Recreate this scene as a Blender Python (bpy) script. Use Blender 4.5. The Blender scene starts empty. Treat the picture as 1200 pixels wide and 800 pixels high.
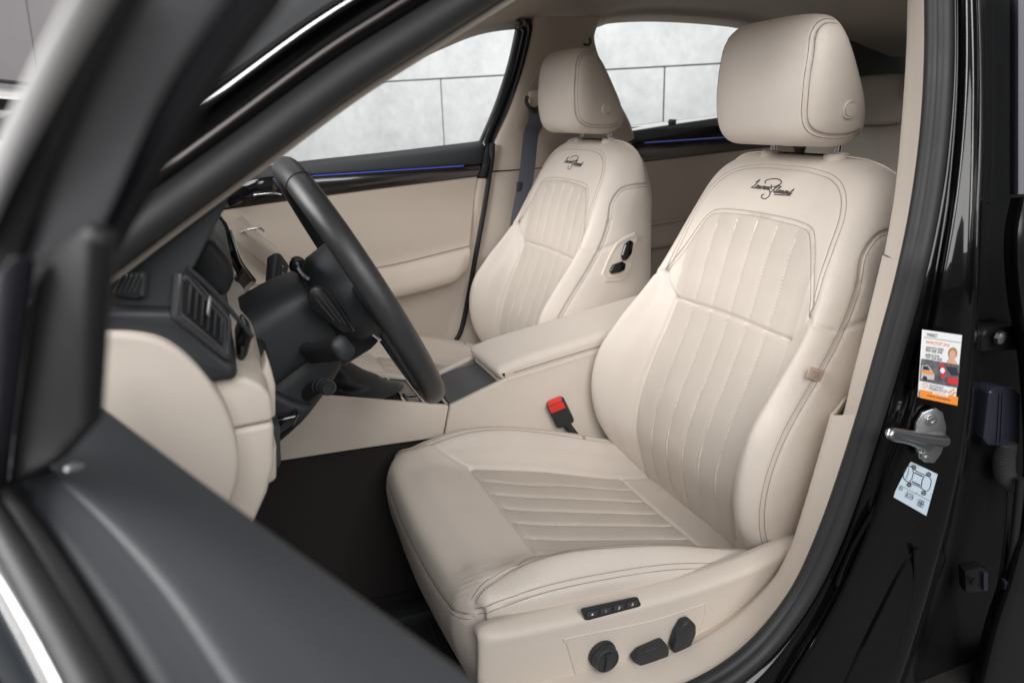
import bpy, bmesh, math, random
import numpy as np
from mathutils import Vector, Matrix, noise
from mathutils.bvhtree import BVHTree
random.seed(7)
rng = np.random.default_rng(7)
SC = bpy.context.scene
COL = SC.collection
R = math.radians

# ------------------------------------------------------------------ camera
CAM = np.array([-1.040, -1.018, 1.093])          # metres: X to the rear, Y to the passenger side, Z up
YAW, PITCH, ROLL, FPX = R(23.92), R(17.102), R(2.006), 800.0
cf = np.array([math.sin(YAW)*math.cos(PITCH), math.cos(YAW)*math.cos(PITCH), -math.sin(PITCH)])
cr0 = np.array([math.cos(YAW), -math.sin(YAW), 0.0])
cu0 = np.cross(cr0, cf)
cr = math.cos(ROLL)*cr0 + math.sin(ROLL)*cu0
cu = -math.sin(ROLL)*cr0 + math.cos(ROLL)*cu0
cd = bpy.data.cameras.new("camera"); cam = bpy.data.objects.new("camera", cd); COL.objects.link(cam)
cam.matrix_world = Matrix(((cr[0], cu[0], -cf[0], CAM[0]), (cr[1], cu[1], -cf[1], CAM[1]),
                           (cr[2], cu[2], -cf[2], CAM[2]), (0, 0, 0, 1)))
cd.sensor_width = 36; cd.lens = FPX/1200*36; cd.clip_start = 0.01; cd.clip_end = 200
cd.dof.use_dof = True; cd.dof.focus_distance = 1.25; cd.dof.aperture_fstop = 4.8
SC.camera = cam

# ------------------------------------------------------------------ light
SC.view_settings.view_transform = 'Standard'; SC.view_settings.look = 'None'
SC.view_settings.exposure = 0.0; SC.view_settings.gamma = 1.0
W = bpy.data.worlds.new("World"); SC.world = W; W.use_nodes = True
W.node_tree.nodes['Background'].inputs[0].default_value = (0.93, 0.96, 1.0, 1)
W.node_tree.nodes['Background'].inputs[1].default_value = 0.17

def area(name, loc, target, sx, sy, power, color=(1, 1, 1)):
    l = bpy.data.lights.new(name, 'AREA'); l.shape = 'RECTANGLE'; l.size = sx; l.size_y = sy
    l.energy = power; l.color = color
    o = bpy.data.objects.new(name, l); COL.objects.link(o); o.location = loc
    o.rotation_euler = (Vector(target)-Vector(loc)).to_track_quat('-Z', 'Y').to_euler()
    return o

area("studio_softbox", (-1.2, -2.9, 2.7), (-0.3, 0.3, 0.6), 3.0, 2.0, 132, (1, 0.985, 0.97))
area("studio_softbox", (-3.3, 0.5, 2.35), (-0.2, 0.4, 0.8), 2.2, 1.6, 172, (1, 0.985, 0.97))
area("studio_softbox", (0.4, 2.3, 3.7), (0.9, 4.2, 1.2), 4.5, 1.2, 100, (1, 1, 1))

# ------------------------------------------------------------------ placing helpers
def ray(px, py):
    return cf + (px-600)/FPX*cr + (400-py)/FPX*cu
def on_y(px, py, y):
    d = ray(px, py); return CAM + d*(y-CAM[1])/d[1]
def on_x(px, py, x):
    d = ray(px, py); return CAM + d*(x-CAM[0])/d[0]
def on_z(px, py, z):
    d = ray(px, py); return CAM + d*(z-CAM[2])/d[2]
def on_p(px, py, p, n):
    d = ray(px, py); n = np.array(n, float); return CAM + d*((np.array(p)-CAM) @ n)/(d @ n)

# ------------------------------------------------------------------ materials
MATS = {}
def mat(name, color, rough=0.5, metal=0.0, spec=0.5, coat=0.0, grain=0.0, gscale=900, mottle=0.0, mscale=6,
        voro=False, rvar=0.0, emit=None, sheen=0.0, coatr=0.03):
    m = bpy.data.materials.new(name); m.use_nodes = True; MATS[name] = m
    nt = m.node_tree; b = nt.nodes['Principled BSDF']; L = nt.links.new
    b.inputs['Base Color'].default_value = (*color, 1); b.inputs['Roughness'].default_value = rough
    b.inputs['Metallic'].default_value = metal; b.inputs['Specular IOR Level'].default_value = spec
    b.inputs['Coat Weight'].default_value = coat; b.inputs['Coat Roughness'].default_value = coatr
    b.inputs['Sheen Weight'].default_value = sheen
    tc = nt.nodes.new('ShaderNodeTexCoord')
    if mottle:
        n = nt.nodes.new('ShaderNodeTexNoise'); n.inputs['Scale'].default_value = mscale
        n.inputs['Detail'].default_value = 6; n.inputs['Roughness'].default_value = 0.6
        L(tc.outputs['Object'], n.inputs['Vector'])
        r = nt.nodes.new('ShaderNodeMapRange'); r.inputs[1].default_value = 0.3; r.inputs[2].default_value = 0.7
        r.inputs[3].default_value = 1-mottle; r.inputs[4].default_value = 1+mottle
        L(n.outputs['Fac'], r.inputs[0])
        mx = nt.nodes.new('ShaderNodeVectorMath'); mx.operation = 'SCALE'; mx.inputs[0].default_value = color
        L(r.outputs[0], mx.inputs['Scale']); L(mx.outputs[0], b.inputs['Base Color'])
    if rvar:
        n = nt.nodes.new('ShaderNodeTexNoise'); n.inputs['Scale'].default_value = 14; n.inputs['Detail'].default_value = 5
        L(tc.outputs['Object'], n.inputs['Vector'])
        r = nt.nodes.new('ShaderNodeMapRange'); r.inputs[1].default_value = 0.3; r.inputs[2].default_value = 0.7
        r.inputs[3].default_value = rough-rvar; r.inputs[4].default_value = rough+rvar
        L(n.outputs['Fac'], r.inputs[0]); L(r.outputs[0], b.inputs['Roughness'])
    if grain:
        if voro:
            n = nt.nodes.new('ShaderNodeTexVoronoi'); n.feature = 'DISTANCE_TO_EDGE'; out = n.outputs['Distance']
        else:
            n = nt.nodes.new('ShaderNodeTexNoise'); n.inputs['Detail'].default_value = 3; out = n.outputs['Fac']
        n.inputs['Scale'].default_value = gscale
        L(tc.outputs['Object'], n.inputs['Vector'])
        bp = nt.nodes.new('ShaderNodeBump'); bp.inputs['Strength'].default_value = grain
        bp.inputs['Distance'].default_value = 0.001
        L(out, bp.inputs['Height']); L(bp.outputs[0], b.inputs['Normal'])
    if emit:
        b.inputs['Emission Color'].default_value = (*emit[0], 1); b.inputs['Emission Strength'].default_value = emit[1]
    return m
LEATHER = mat('cream_leather', (0.61, 0.548, 0.49), 0.43, spec=0.45, grain=0.75, gscale=330, voro=True, mottle=0.035, mscale=5, rvar=0.05)
PERF = mat('cream_leather_perforated', (0.53, 0.475, 0.422), 0.56, spec=0.3, grain=0.8, gscale=380, voro=True, mottle=0.04, mscale=7)
BPLAST = mat('beige_plastic', (0.61, 0.545, 0.48), 0.5, spec=0.4, grain=0.4, gscale=700, mottle=0.025)
BPLAST2 = mat('beige_door_trim', (0.58, 0.51, 0.44), 0.55, spec=0.35, grain=0.4, gscale=600, mottle=0.03)
LINER = mat('beige_headliner_cloth', (0.50, 0.44, 0.385), 0.95, spec=0.1, grain=0.5, gscale=700, mottle=0.04, sheen=0.2)
THREAD = mat('grey_brown_thread', (0.31, 0.255, 0.215), 0.7)
WTHREAD = mat('cream_thread', (0.70, 0.64, 0.575), 0.95, spec=0.05)
BLACKP = mat('black_soft_plastic', (0.022, 0.024, 0.027), 0.5, spec=0.45, grain=0.3, gscale=650, rvar=0.06)
GREYP = mat('charcoal_soft_plastic', (0.045, 0.048, 0.053), 0.55, spec=0.4, grain=0.3, gscale=650, rvar=0.05)
COLP = mat('column_grey_plastic', (0.028, 0.032, 0.036), 0.48, spec=.45, grain=.3, gscale=650, rvar=.05)
SHELFP = mat('charcoal_shelf_plastic', (0.020, 0.022, 0.026), 0.5, spec=0.4, grain=0.3, gscale=650)
GLOSSB = mat('black_gloss_trim', (0.006, 0.006, 0.007), 0.08, spec=0.5, coat=0.6)
PAINT = mat('black_car_paint', (0.0025, 0.0025, 0.0028), 0.3, spec=0.1, coat=0.75, coatr=0.02)
RUBBER = mat('black_rubber', (0.020, 0.020, 0.021), 0.55, spec=0.4, grain=0.15, gscale=300, rvar=0.06)
CHROME = mat('chrome', (0.75, 0.75, 0.76), 0.12, metal=1.0)
SATIN = mat('satin_metal', (0.50, 0.50, 0.50), 0.32, metal=1.0, rvar=0.06)
CARPET = mat('black_carpet', (0.028, 0.025, 0.024), 0.95, spec=0.1, grain=1.0, gscale=900, sheen=0.05)
WHEELL = mat('black_wheel_leather', (0.034, 0.035, 0.037), 0.38, spec=0.45, grain=0.35, gscale=520, voro=True, rvar=0.06)
BELT = mat('slate_belt_webbing', (0.045, 0.050, 0.065), 0.7, grain=0.6, gscale=900)
RED = mat('red_button', (0.75, 0.035, 0.03), 0.35)
LED = mat('blue_light_strip', (0.05, 0.08, 0.5), 0.4, emit=((0.12, 0.17, 0.58), .32))
WOODD = mat('dark_decor', (0.012, 0.010, 0.010), 0.15, coat=0.8, mottle=0.4, mscale=40)

# ------------------------------------------------------------------ mesh helpers
def empty(name, loc, label, cat, group=None):
    o = bpy.data.objects.new(name, None); COL.objects.link(o); o.location = loc; o.empty_display_size = 0.05
    o['label'] = label; o['category'] = cat; o['kind'] = 'thing'
    if group: o['group'] = group
    return o
def tag(o, label, cat, group=None, kind=None):
    if label: o['label'] = label
    if cat: o['category'] = cat
    if group: o['group'] = group
    if kind: o['kind'] = kind
    return o
def origin(o):
    v = Vector((0, 0, 0))
    while o is not None:
        v += o.location; o = o.parent
    return v
def mobj(name, verts, faces, m, parent=None, sharp=40, smooth=True, mats=None, midx=None):
    me = bpy.data.meshes.new(name)
    V = np.asarray(verts, float)
    base = V.mean(axis=0) if parent is None else np.array(origin(parent))
    me.from_pydata((V-base).tolist(), [], [tuple(int(i) for i in f) for f in faces]); me.update()
    for mm in (mats or [m]): me.materials.append(mm)
    if midx is not None: me.polygons.foreach_set('material_index', np.asarray(midx, dtype=np.int32))
    if smooth:
        me.shade_smooth()
        if sharp: me.set_sharp_from_angle(angle=R(sharp))
    o = bpy.data.objects.new(name, me); COL.objects.link(o)
    if parent is None: o.location = base.tolist()
    else: o.parent = parent
    return o
def bobj(name, bm, m, parent=None, sharp=40, mats=None):
    bmesh.ops.recalc_face_normals(bm, faces=bm.faces[:])
    bm.verts.index_update()
    V = [v.co[:] for v in bm.verts]; Fc = [[v.index for v in f.verts] for f in bm.faces]
    mi = [f.material_index for f in bm.faces]; bm.free()
    return mobj(name, V, Fc, m, parent, sharp, mats=mats, midx=mi if mats else None)

def crs(P, n):
    """Catmull-Rom along axis 0: n samples per span (int) or total list of spans"""
    P = np.asarray(P, float); k = len(P)
    ext = np.concatenate([[2*P[0]-P[1]], P, [2*P[-1]-P[-2]]])
    out = []
    for i in range(k-1):
        p0, p1, p2, p3 = ext[i:i+4]
        ni = n if isinstance(n, int) else n[i]
        for j in range(ni):
            t = j/ni
            out.append(0.5*((2*p1)+(-p0+p2)*t+(2*p0-5*p1+4*p2-p3)*t*t+(-p0+3*p1-3*p2+p3)*t**3))
    out.append(P[-1]); return np.array(out)
def resample(P, step):
    P = np.asarray(P, float); d = np.r_[0, np.cumsum(np.linalg.norm(np.diff(P, axis=0), axis=1))]
    n = max(2, int(round(d[-1]/step))+1); s = np.linspace(0, d[-1], n)
    return np.stack([np.interp(s, d, P[:, i]) for i in range(P.shape[1])], 1)
def grid_faces(h, w, closed=False, flip=False):
    f = []
    for i in range(h-1):
        for j in range(w if closed else w-1):
            a, b, c, d = i*w+j, i*w+(j+1) % w, (i+1)*w+(j+1) % w, (i+1)*w+j
            f.append((a, d, c, b) if flip else (a, b, c, d))
    return f
def grid_normals(G, closed=False):
    if closed:
        du = np.roll(G, -1, 1)-np.roll(G, 1, 1)
    else:
        du = np.gradient(G, axis=1)
    dv = np.gradient(G, axis=0)
    n = np.cross(du, dv); return n/(np.linalg.norm(n, axis=2, keepdims=True)+1e-12)
def dist_poly(V, P):
    """distance of every vertex to a 3-D polyline"""
    V = np.asarray(V); best = np.full(len(V), 9.0)
    lo = P.min(0)-0.03; hi = P.max(0)+0.03
    idx = np.where(np.all((V > lo) & (V < hi), axis=1))[0]
    if len(idx) == 0: return best
    Q = V[idx]; b = np.full(len(Q), 9.0)
    for a, c in zip(P[:-1], P[1:]):
        ab = c-a; t = np.clip(((Q-a) @ ab)/(ab @ ab+1e-15), 0, 1)
        b = np.minimum(b, np.linalg.norm(Q-a-t[:, None]*ab, axis=1))
    best[idx] = b; return best
def frames(P, closed=False, up=None):
    P = np.asarray(P, float)
    T = (np.roll(P, -1, 0)-np.roll(P, 1, 0)) if closed else np.gradient(P, axis=0)
    T /= np.linalg.norm(T, axis=1, keepdims=True)+1e-12
    N = []
    u = np.array(up, float) if up is not None else (np.array([0, 0, 1.]) if abs(T[0][2]) < 0.9 else np.array([1., 0, 0]))
    for t in T:
        n = u-t*(u @ t); n /= np.linalg.norm(n)+1e-12; N.append(n)
        if up is None: u = n
    N = np.array(N); B = np.cross(T, N); return T, N, B
def sweep_vf(P, prof, closed=False, up=None, cap=True, scale=None):
    """profile [(n,b)...] swept along P; returns verts, faces"""
    T, N, B = frames(P, closed, up); prof = np.asarray(prof, float); k = len(prof); V = []
    for i in range(len(P)):
        s = 1 if scale is None else scale[i]
        V += [P[i]+N[i]*a*s+B[i]*b*s for a, b in prof]
    F = []
    h = len(P)
    for i in range(h if closed else h-1):
        for j in range(k):
            a, b = i*k+j, i*k+(j+1) % k; c, d = ((i+1) % h)*k+(j+1) % k, ((i+1) % h)*k+j
            F.append((a, b, c, d))
    if cap and not closed:
        F.append(tuple(range(k-1, -1, -1))); F.append(tuple(range((h-1)*k, h*k)))
    return V, F
def circ(r, n=12, ry=None, a0=0):
    return [(r*math.cos(2*math.pi*i/n+a0), (ry or r)*math.sin(2*math.pi*i/n+a0)) for i in range(n)]
def rrect(w, h, r, n=4):
    """rounded rectangle outline centred at 0"""
    out = []
    for cx, cy, a in ((w/2-r, h/2-r, 0), (-w/2+r, h/2-r, 90), (-w/2+r, -h/2+r, 180), (w/2-r, -h/2+r, 270)):
        for i in range(n+1):
            t = R(a+90*i/n); out.append((cx+r*math.cos(t), cy+r*math.sin(t)))
    return out
class MB:
    def __init__(s): s.v = []; s.f = []; s.m = []
    def add(s, V, F, mi=0):
        o = len(s.v); s.v += [tuple(x) for x in V]; s.f += [tuple(i+o for i in f) for f in F]; s.m += [mi]*len(F); return s
    def tube(s, P, r, n=12, closed=False, mi=0, scale=None, up=None):
        return s.add(*sweep_vf(np.asarray(P, float), circ(r, n), closed, up, scale=scale), mi)
    def sweep(s, P, prof, closed=False, up=None, mi=0, scale=None):
        return s.add(*sweep_vf(np.asarray(P, float), prof, closed, up, scale=scale), mi)
    def prism(s, outline, ext, bev=0.0, seg=2, mi=0, inset=0):
        """planar 3-D outline extruded by vector ext, all edges bevelled"""
        bm = bmesh.new(); o = np.asarray(outline, float); e = np.asarray(ext, float)
        a = [bm.verts.new(p) for p in o]; b = [bm.verts.new(p) for p in o+e]
        n = len(a); bm.faces.new(a[::-1]); bm.faces.new(b)
        for i in range(n): bm.faces.new((a[i], a[(i+1) % n], b[(i+1) % n], b[i]))
        bmesh.ops.recalc_face_normals(bm, faces=bm.faces[:])
        if bev:
            es = [ed for ed in bm.edges if len(ed.link_faces) == 2 and ed.calc_face_angle(0) > R(25)]
            bmesh.ops.bevel(bm, geom=es, offset=bev, offset_type='OFFSET', segments=seg, profile=0.5, affect='EDGES', clamp_overlap=True)
        bm.verts.index_update(); V = [v.co[:] for v in bm.verts]; F = [[v.index for v in f.verts] for f in bm.faces]; bm.free()
        return s.add(V, F, mi)
    def box(s, c, size, bev=0.0, ax=None, seg=2, mi=0):
        c = np.asarray(c, float); A = np.eye(3) if ax is None else np.asarray(ax, float); h = np.asarray(size, float)/2
        o = [c+A[0]*h[0]*i+A[1]*h[1]*j-A[2]*h[2] for i, j in ((-1, -1), (1, -1), (1, 1), (-1, 1))]
        return s.prism(o, A[2]*h[2]*2, bev, seg, mi)
    def ell(s, c, r, ax=None, n=16, mi=0):
        A = np.eye(3) if ax is None else np.asarray(ax, float); V = []; F = []
        for i in range(n//2+1):
            for j in range(n):
                t, p = math.pi*i/(n//2), 2*math.pi*j/n
                V.append(np.asarray(c)+A[0]*r[0]*math.sin(t)*math.cos(p)+A[1]*r[1]*math.sin(t)*math.sin(p)+A[2]*r[2]*math.cos(t))
        return s.add(V, grid_faces(n//2+1, n, True), mi)
    def lathe(s, c, axis, prof, n=28, mi=0):
        """prof [(radius, along)] turned about axis"""
        ax = np.asarray(axis, float); ax /= np.linalg.norm(ax); u = np.cross(ax, [0, 0, 1.] if abs(ax[2]) < 0.9 else [1., 0, 0]); u /= np.linalg.norm(u); w = np.cross(ax, u)
        V = []
        for r, a in prof:
            for j in range(n):
                t = 2*math.pi*j/n; V.append(np.asarray(c)+ax*a+(u*math.cos(t)+w*math.sin(t))*r)
        F = grid_faces(len(prof), n, True)
        F.append(tuple(range(n-1, -1, -1))); F.append(tuple(range((len(prof)-1)*n, len(prof)*n)))
        return s.add(V, F, mi)
    def obj(s, name, m, parent=None, sharp=40, mats=None):
        return mobj(name, s.v, s.f, m, parent, sharp, mats=mats, midx=s.m if mats else None)
def fix_normals(o):
    bm = bmesh.new(); bm.from_mesh(o.data); bmesh.ops.recalc_face_normals(bm, faces=bm.faces[:]); bm.to_mesh(o.data); bm.free(); return o

def tensor(net, nu, nv):
    """net rows x cols x 3 -> smooth dense grid (nu samples per row span, nv per col span)"""
    G = crs(np.asarray(net, float), nu)
    return np.swapaxes(crs(np.swapaxes(G, 0, 1), nv), 0, 1)
def sheet(name, net, nu, nv, m, parent=None, thick=0.0, sharp=50, flip=False):
    G = tensor(net, nu, nv); h, w = G.shape[:2]
    V = G.reshape(-1, 3); F = grid_faces(h, w, flip=flip)
    if thick:
        N = grid_normals(G).reshape(-1, 3)*(-1 if flip else 1); n = len(V)
        V2 = V-N*thick; F = F+[tuple(i+n for i in f[::-1]) for f in F]
        rim = list(range(w))+[i*w+w-1 for i in range(1, h)]+[(h-1)*w+j for j in range(w-2, -1, -1)]+[i*w for i in range(h-2, 0, -1)]
        for a, b in zip(rim, rim[1:]+rim[:1]): F.append((b, a, a+n, b+n))
        V = np.concatenate([V, V2])
    o = mobj(name, V, F, m, parent, sharp)
    return fix_normals(o) if thick else o
def stitches(mb, P, surf_n, step=0.0062, length=0.0042, r=0.0006, lift=0.0004, mi=0, zig=0.0):
    """thread stitches laid along polyline P with surface normals"""
    Q = resample(np.hstack([P, surf_n]), step)
    for i in range(len(Q)-1):
        a = Q[i, :3]; d = Q[i+1, :3]-a; L = np.linalg.norm(d)
        if L < 1e-6: continue
        t = d/L; n = Q[i, 3:]; n = n/np.linalg.norm(n); s = np.cross(n, t)
        p = a+t*(step-length)/2+n*lift+s*zig; q = p+t*length-s*zig*2
        for e in (p, q): pass
        u = n*r; w = s*r
        V = [p-w, p+u, p+w, p-u, q-w, q+u, q+w, q-u]; m_ = (p+q)/2+n*r*0.4
        mb.add([V[0], V[1], V[2], V[4], V[5], V[6]], [(0, 1, 4, 3), (1, 2, 5, 4), (0, 2, 1), (3, 4, 5)], mi)
def project(bvh, pts, direction):
    """drop points on a surface along a direction; returns points and normals"""
    P, N = [], []
    d = Vector(direction)
    for p in pts:
        h = bvh.ray_cast(Vector(p)-d*2, d)
        if h[0] is None: continue
        n = h[1] if h[1].dot(d) < 0 else -h[1]
        P.append(h[0][:]); N.append(n[:])
    return np.array(P), np.array(N)

# ------------------------------------------------------------------ the two front seats
def crs_closed(P, spans):
    k = len(P); out = []
    for i in range(k):
        p0, p1, p2, p3 = P[(i-1) % k], P[i], P[(i+1) % k], P[(i+2) % k]
        for j in range(spans[i]):
            t = j/spans[i]
            out.append(0.5*((2*p1)+(-p0+p2)*t+(2*p0-5*p1+4*p2-p3)*t*t+(-p0+3*p1-3*p2+p3)*t**3))
    return np.array(out)
def in_poly(x, y, poly):
    c = np.zeros(len(x), bool); n = len(poly)
    for i in range(n):
        (x1, y1), (x2, y2) = poly[i], poly[(i+1) % n]
        hit = ((y1 > y) != (y2 > y)) & (x < (x2-x1)*(y-y1)/(y2-y1+1e-12)+x1)
        c ^= hit
    return c
def mirror(pts): return [(x, -y, z) for x, y, z in pts]
def ring_body(rows_full, row_n, spans):
    """rows: list of closed control rings -> dense grid"""
    A = crs(np.array(rows_full), row_n)
    return np.stack([crs_closed(r, spans) for r in A])
def finish_body(name, G, m, parent, grooves, pads, mask=None, m2=None, sharp=60, bottom=True):
    """grooves: (polyline, depth, width); pads: function(V)->extra push along the normal"""
    h, w = G.shape[:2]; N = grid_normals(G, True)
    V = G.reshape(-1, 3); Nn = N.reshape(-1, 3)
    cen = V.mean(0)
    if np.mean(np.sum((V-cen)*Nn, 1)) < 0: Nn = -Nn
    D = np.zeros(len(V))
    if pads is not None: D += pads(V)
    for P, dep, wid in grooves:
        d = dist_poly(V, P); D -= dep*np.exp(-(d/wid)**2)
    V = V+Nn*D[:, None]
    F = grid_faces(h, w, True)
    F.append(tuple(range(w-1, -1, -1))); F.append(tuple(range((h-1)*w, h*w)))
    mi = None
    if mask is not None:
        mi = np.zeros(len(F), int); Fa = np.array(F[:-2]); mi[:len(Fa)] = mask(V[Fa].mean(1))
    o = mobj(name, V, F, m, parent, sharp, mats=[m, m2] if m2 else None, midx=mi if m2 else None)
    fix_normals(o)
    return o, BVHTree.FromPolygons([tuple(v) for v in V], F)
def base_bvh(G):
    h, w = G.shape[:2]; V = G.reshape(-1, 3); F = grid_faces(h, w, True); F.append(tuple(range((h-1)*w, h*w)))
    return BVHTree.FromPolygons([tuple(v) for v in V], F)

FLUTES = [-.106, -.053, 0.0, .053, .106]
def ease(P, N, k=6):
    P = P.copy(); N = N.copy()
    for _ in range(k):
        P[1:-1] = P[1:-1]*.5+(P[:-2]+P[2:])*.25; N[1:-1] = N[1:-1]*.5+(N[:-2]+N[2:])*.25
    N /= np.linalg.norm(N, axis=1, keepdims=True)+1e-9; return P, N
def smooth2(pts, n=10): return crs(np.array(pts, float), n)

def build_backrest(root):
    # z, centre x, insert (y,x), bolster mid (y,x), bolster crest (y,x), seam (y,x), side (y,x), back x
    T = [(.335, -.160, .155, -.166, .192, -.172, .222, -.168, .244, -.140, .255, -.08, .000),
         (.40, -.184, .158, -.189, .196, -.206, .232, -.222, .258, -.196, .272, -.11, .010),
         (.47, -.200, .160, -.206, .200, -.238, .238, -.262, .265, -.232, .282, -.14, .018),
         (.55, -.190, .162, -.198, .203, -.246, .243, -.277, .270, -.242, .286, -.15, .024),
         (.63, -.163, .163, -.174, .205, -.228, .243, -.264, .269, -.222, .284, -.13, .028),
         (.70, -.141, .163, -.148, .203, -.184, .238, -.222, .262, -.176, .278, -.09, .032),
         (.76, -.125, .163, -.129, .202, -.150, .232, -.176, .254, -.132, .270, -.06, .035),
         (.82, -.113, .165, -.118, .200, -.130, .224, -.136, .246, -.096, .262, -.035, .036),
         (.88, -.102, .160, -.106, .192, -.110, .215, -.106, .238, -.074, .254, -.018, .036),
         (.94, -.089, .152, -.089, .185, -.088, .208, -.078, .230, -.050, .246, -.004, .035),
         (1.00, -.064, .142, -.063, .176, -.060, .199, -.050, .219, -.024, .232, .010, .032),
         (1.035, -.043, .125, -.042, .160, -.038, .184, -.028, .202, -.008, .213, .014, .030),
         (1.056, -.024, .105, -.022, .135, -.018, .156, -.010, .172, .002, .182, .014, .027),
         (1.067, -.006, .080, -.005, .104, -.002, .122, .002, .134, .007, .142, .014, .023),
         (1.071, .006, .050, .007, .064, .008, .074, .009, .082, .012, .087, .015, .020)]
    rows = []
    for z, xc, iy, ix, my, mx, py, px, sy, sx, wy, wx, bx in T:
        xb_ = .024 if z < .97 else .024*(1.075-z)/.105
        half = [(xc, 0, z), (xc+(ix-xc)*.3, iy*.52, z), (ix, iy, z), (mx, my, z), (px, py, z), (sx, sy, z), (wx, wy, z),
                (bx-.022+xb_, wy-.006, z), (bx+xb_, wy-.05 if wy > .12 else wy*.6, z), (bx+.006+xb_, 0, z)]
        rows.append(half+mirror(half[1:-1][::-1]))
    fine = [26, 26, 16, 16, 14, 8, 8, 5, 8]
    spans = fine+fine[::-1]
    zs = [t[0] for t in T]; rn = [max(3, int((b-a)/.0032)) for a, b in zip(zs[:-1], zs[1:])]
    rn[-1] = 4; rn[-2] = 6
    G = ring_body(rows, rn, spans)
    bv = base_bvh(G)
    def front(yz, step=.006):
        Q = resample([(0, y, z) for y, z in yz], step)
        return project(bv, Q, (1, 0, 0))
    def sidep(xz, sgn, step=.006):
        Q = resample([(x, 0, z) for x, z in xz], step)
        return project(bv, [(x, 0, z) for x, _, z in Q], (0, -sgn, 0))
    seams = []      # (P, N, depth, width, style)
    bottom = [(y, .758+.004*(1-(y/.162)**2)) for y in np.linspace(-.162, .162, 20)]
    seams.append((*front(bottom), .0045, .0042, 'single'))
    for s in (1, -1):
        rim = crs([(0, .957), (.05*s, .956), (.10*s, .953), (.132*s, .945), (.150*s, .922), (.172*s, .875), (.199*s, .822), (.202*s, .812)], 8)
        seams.append((*front(rim), .0035, .004, 'double'))
        seams.append((*front(crs([(.202*s, .812), (.190*s, .785), (.162*s, .758)], 6)), .0035, .004, 'single'))
        seams.append((*front(crs([(.162*s, .758), (.163*s, .68), (.164*s, .60), (.163*s, .52), (.160*s, .44), (.157*s, .36)], 6)), .0045, .005, 'single'))
        yoke = crs([(0, 1.045), (.06*s, 1.044), (.12*s, 1.034), (.158*s, 1.012), (.180*s, .975), (.188*s, .93), (.193*s, .88), (.199*s, .845), (.202*s, .812)], 8)
        seams.append((*front(yoke), .003, .0036, 'double'))
        # crest seam of the bolster and the curved seam of the shoulder
        Pc = []
        A = crs(np.array([[r[5 if s > 0 else -5] for r in rows[:9]]])[0], 14)
        Pc = A[:int(len(A)*0.985)]
        Pr, Nr = [], []
        for p in resample(Pc, .006):
            q, n, *_ = bv.find_nearest(Vector(p)); Pr.append(q[:]); Nr.append(n[:] if n.y*s > 0 else (-n)[:])
        Pr, Nr = ease(np.array(Pr), np.array(Nr))
        seams.append((Pr, Nr, .003, .0036, 'double'))
        e = Pr[-1]
        arc = crs([(e[0], e[2]), (e[0]+.010, e[2]+.045), (e[0]+.034, e[2]+.078), (e[0]+.062, e[2]+.088), (.025, e[2]+.092)], 8)
        seams.append((*sidep(arc, s), .003, .0036, 'double'))
        j = [p for p in Pr if p[2] > .80][0]
        seams.append((*sidep([(j[0]+.002, .80), (-.05, .822), (.0, .826), (.028, .826)], s), .0035, .0036, 'single'))
        seams.append((*front(crs([(.202*s, .812), (.222*s, .806), (.245*s, .797)], 6)), .003, .0036, 'single'))
    for y in FLUTES:
        seams.append((*front([(y, .775), (y, .944-.02*(abs(y)/.106)**2)]), .0022, .0036, 'flute'))
        seams.append((*front([(y, .36), (y, .748)]), .0022, .0036, 'flute'))
    shield = [(-.162, .758), (.162, .758), (.202, .812), (.172, .875), (.150, .922), (.132, .945), (0, .957), (-.132, .945), (-.150, .922), (-.172, .875), (-.202, .812)]
    insert = [(-.162, .757), (.162, .757), (.164, .60), (.157, .30), (-.157, .30), (-.164, .60)]
    def flutebump(y):
        k = np.abs(y)/.053; f = np.abs(np.modf(k)[0]-.5)*2       # 1 at the lines
        return .0019*(1-f**2)
    def pads(V):
        fr = V[:, 0] < -.02
        a = (in_poly(V[:, 1], V[:, 2], shield) | in_poly(V[:, 1], V[:, 2], insert)) & fr
        edge = np.clip((.160-np.abs(V[:, 1]))/.02, 0, 1)
        d = np.zeros(len(V)); d[a] = (flutebump(V[:, 1])*edge)[a]
        wr = np.array([noise.noise(Vector((v[0]*9, v[1]*9, v[2]*7))) for v in V[::1]])
        return d+wr*.0022+np.array([noise.noise(Vector((v[0]*30, v[1]*30, v[2]*26))) for v in V])*.0004
    def mask(C):
        fr = C[:, 0] < -.02
        return ((in_poly(C[:, 1], C[:, 2], shield) | in_poly(C[:, 1], C[:, 2], insert)) & fr & (np.abs(C[:, 1]) < .17)).astype(int)
    o, bv2 = finish_body('backrest', G, LEATHER, root, [(s[0], s[2], s[3]) for s in seams], pads, mask, PERF)
    add_threads(o, bv2, seams)
    return o, bv2

def add_threads(o, bv2, seams):
    mb = MB()
    for P, N, dep, wid, style in seams:
        if len(P) < 2: continue
        T = np.gradient(P, axis=0); T /= np.linalg.norm(T, axis=1, keepdims=True)+1e-9
        S = np.cross(N, T); S /= np.linalg.norm(S, axis=1, keepdims=True)+1e-9
        offs = {'double': (.0045, -.0045), 'single': (), 'flute': (0.0,)}[style]
        for k in offs:
            Q, M = [], []
            for p, n in zip(P+S*k, N):
                hit = bv2.ray_cast(Vector(p+n*.02), -Vector(n), .06)
                if hit[0] is None: continue
                Q.append(hit[0][:]); M.append(n)
            if len(Q) < 2: continue
            if style == 'flute':
                stitches(mb, np.array(Q), np.array(M), step=.0078, length=.0046, r=.0011, lift=.0006, mi=1, zig=.0026)
            else:
                stitches(mb, np.array(Q), np.array(M), step=.0072, length=.0050, r=.00065, lift=.0002, mi=0)
    mb.obj('stitching', THREAD, o, sharp=None, mats=[THREAD, WTHREAD])

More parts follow.
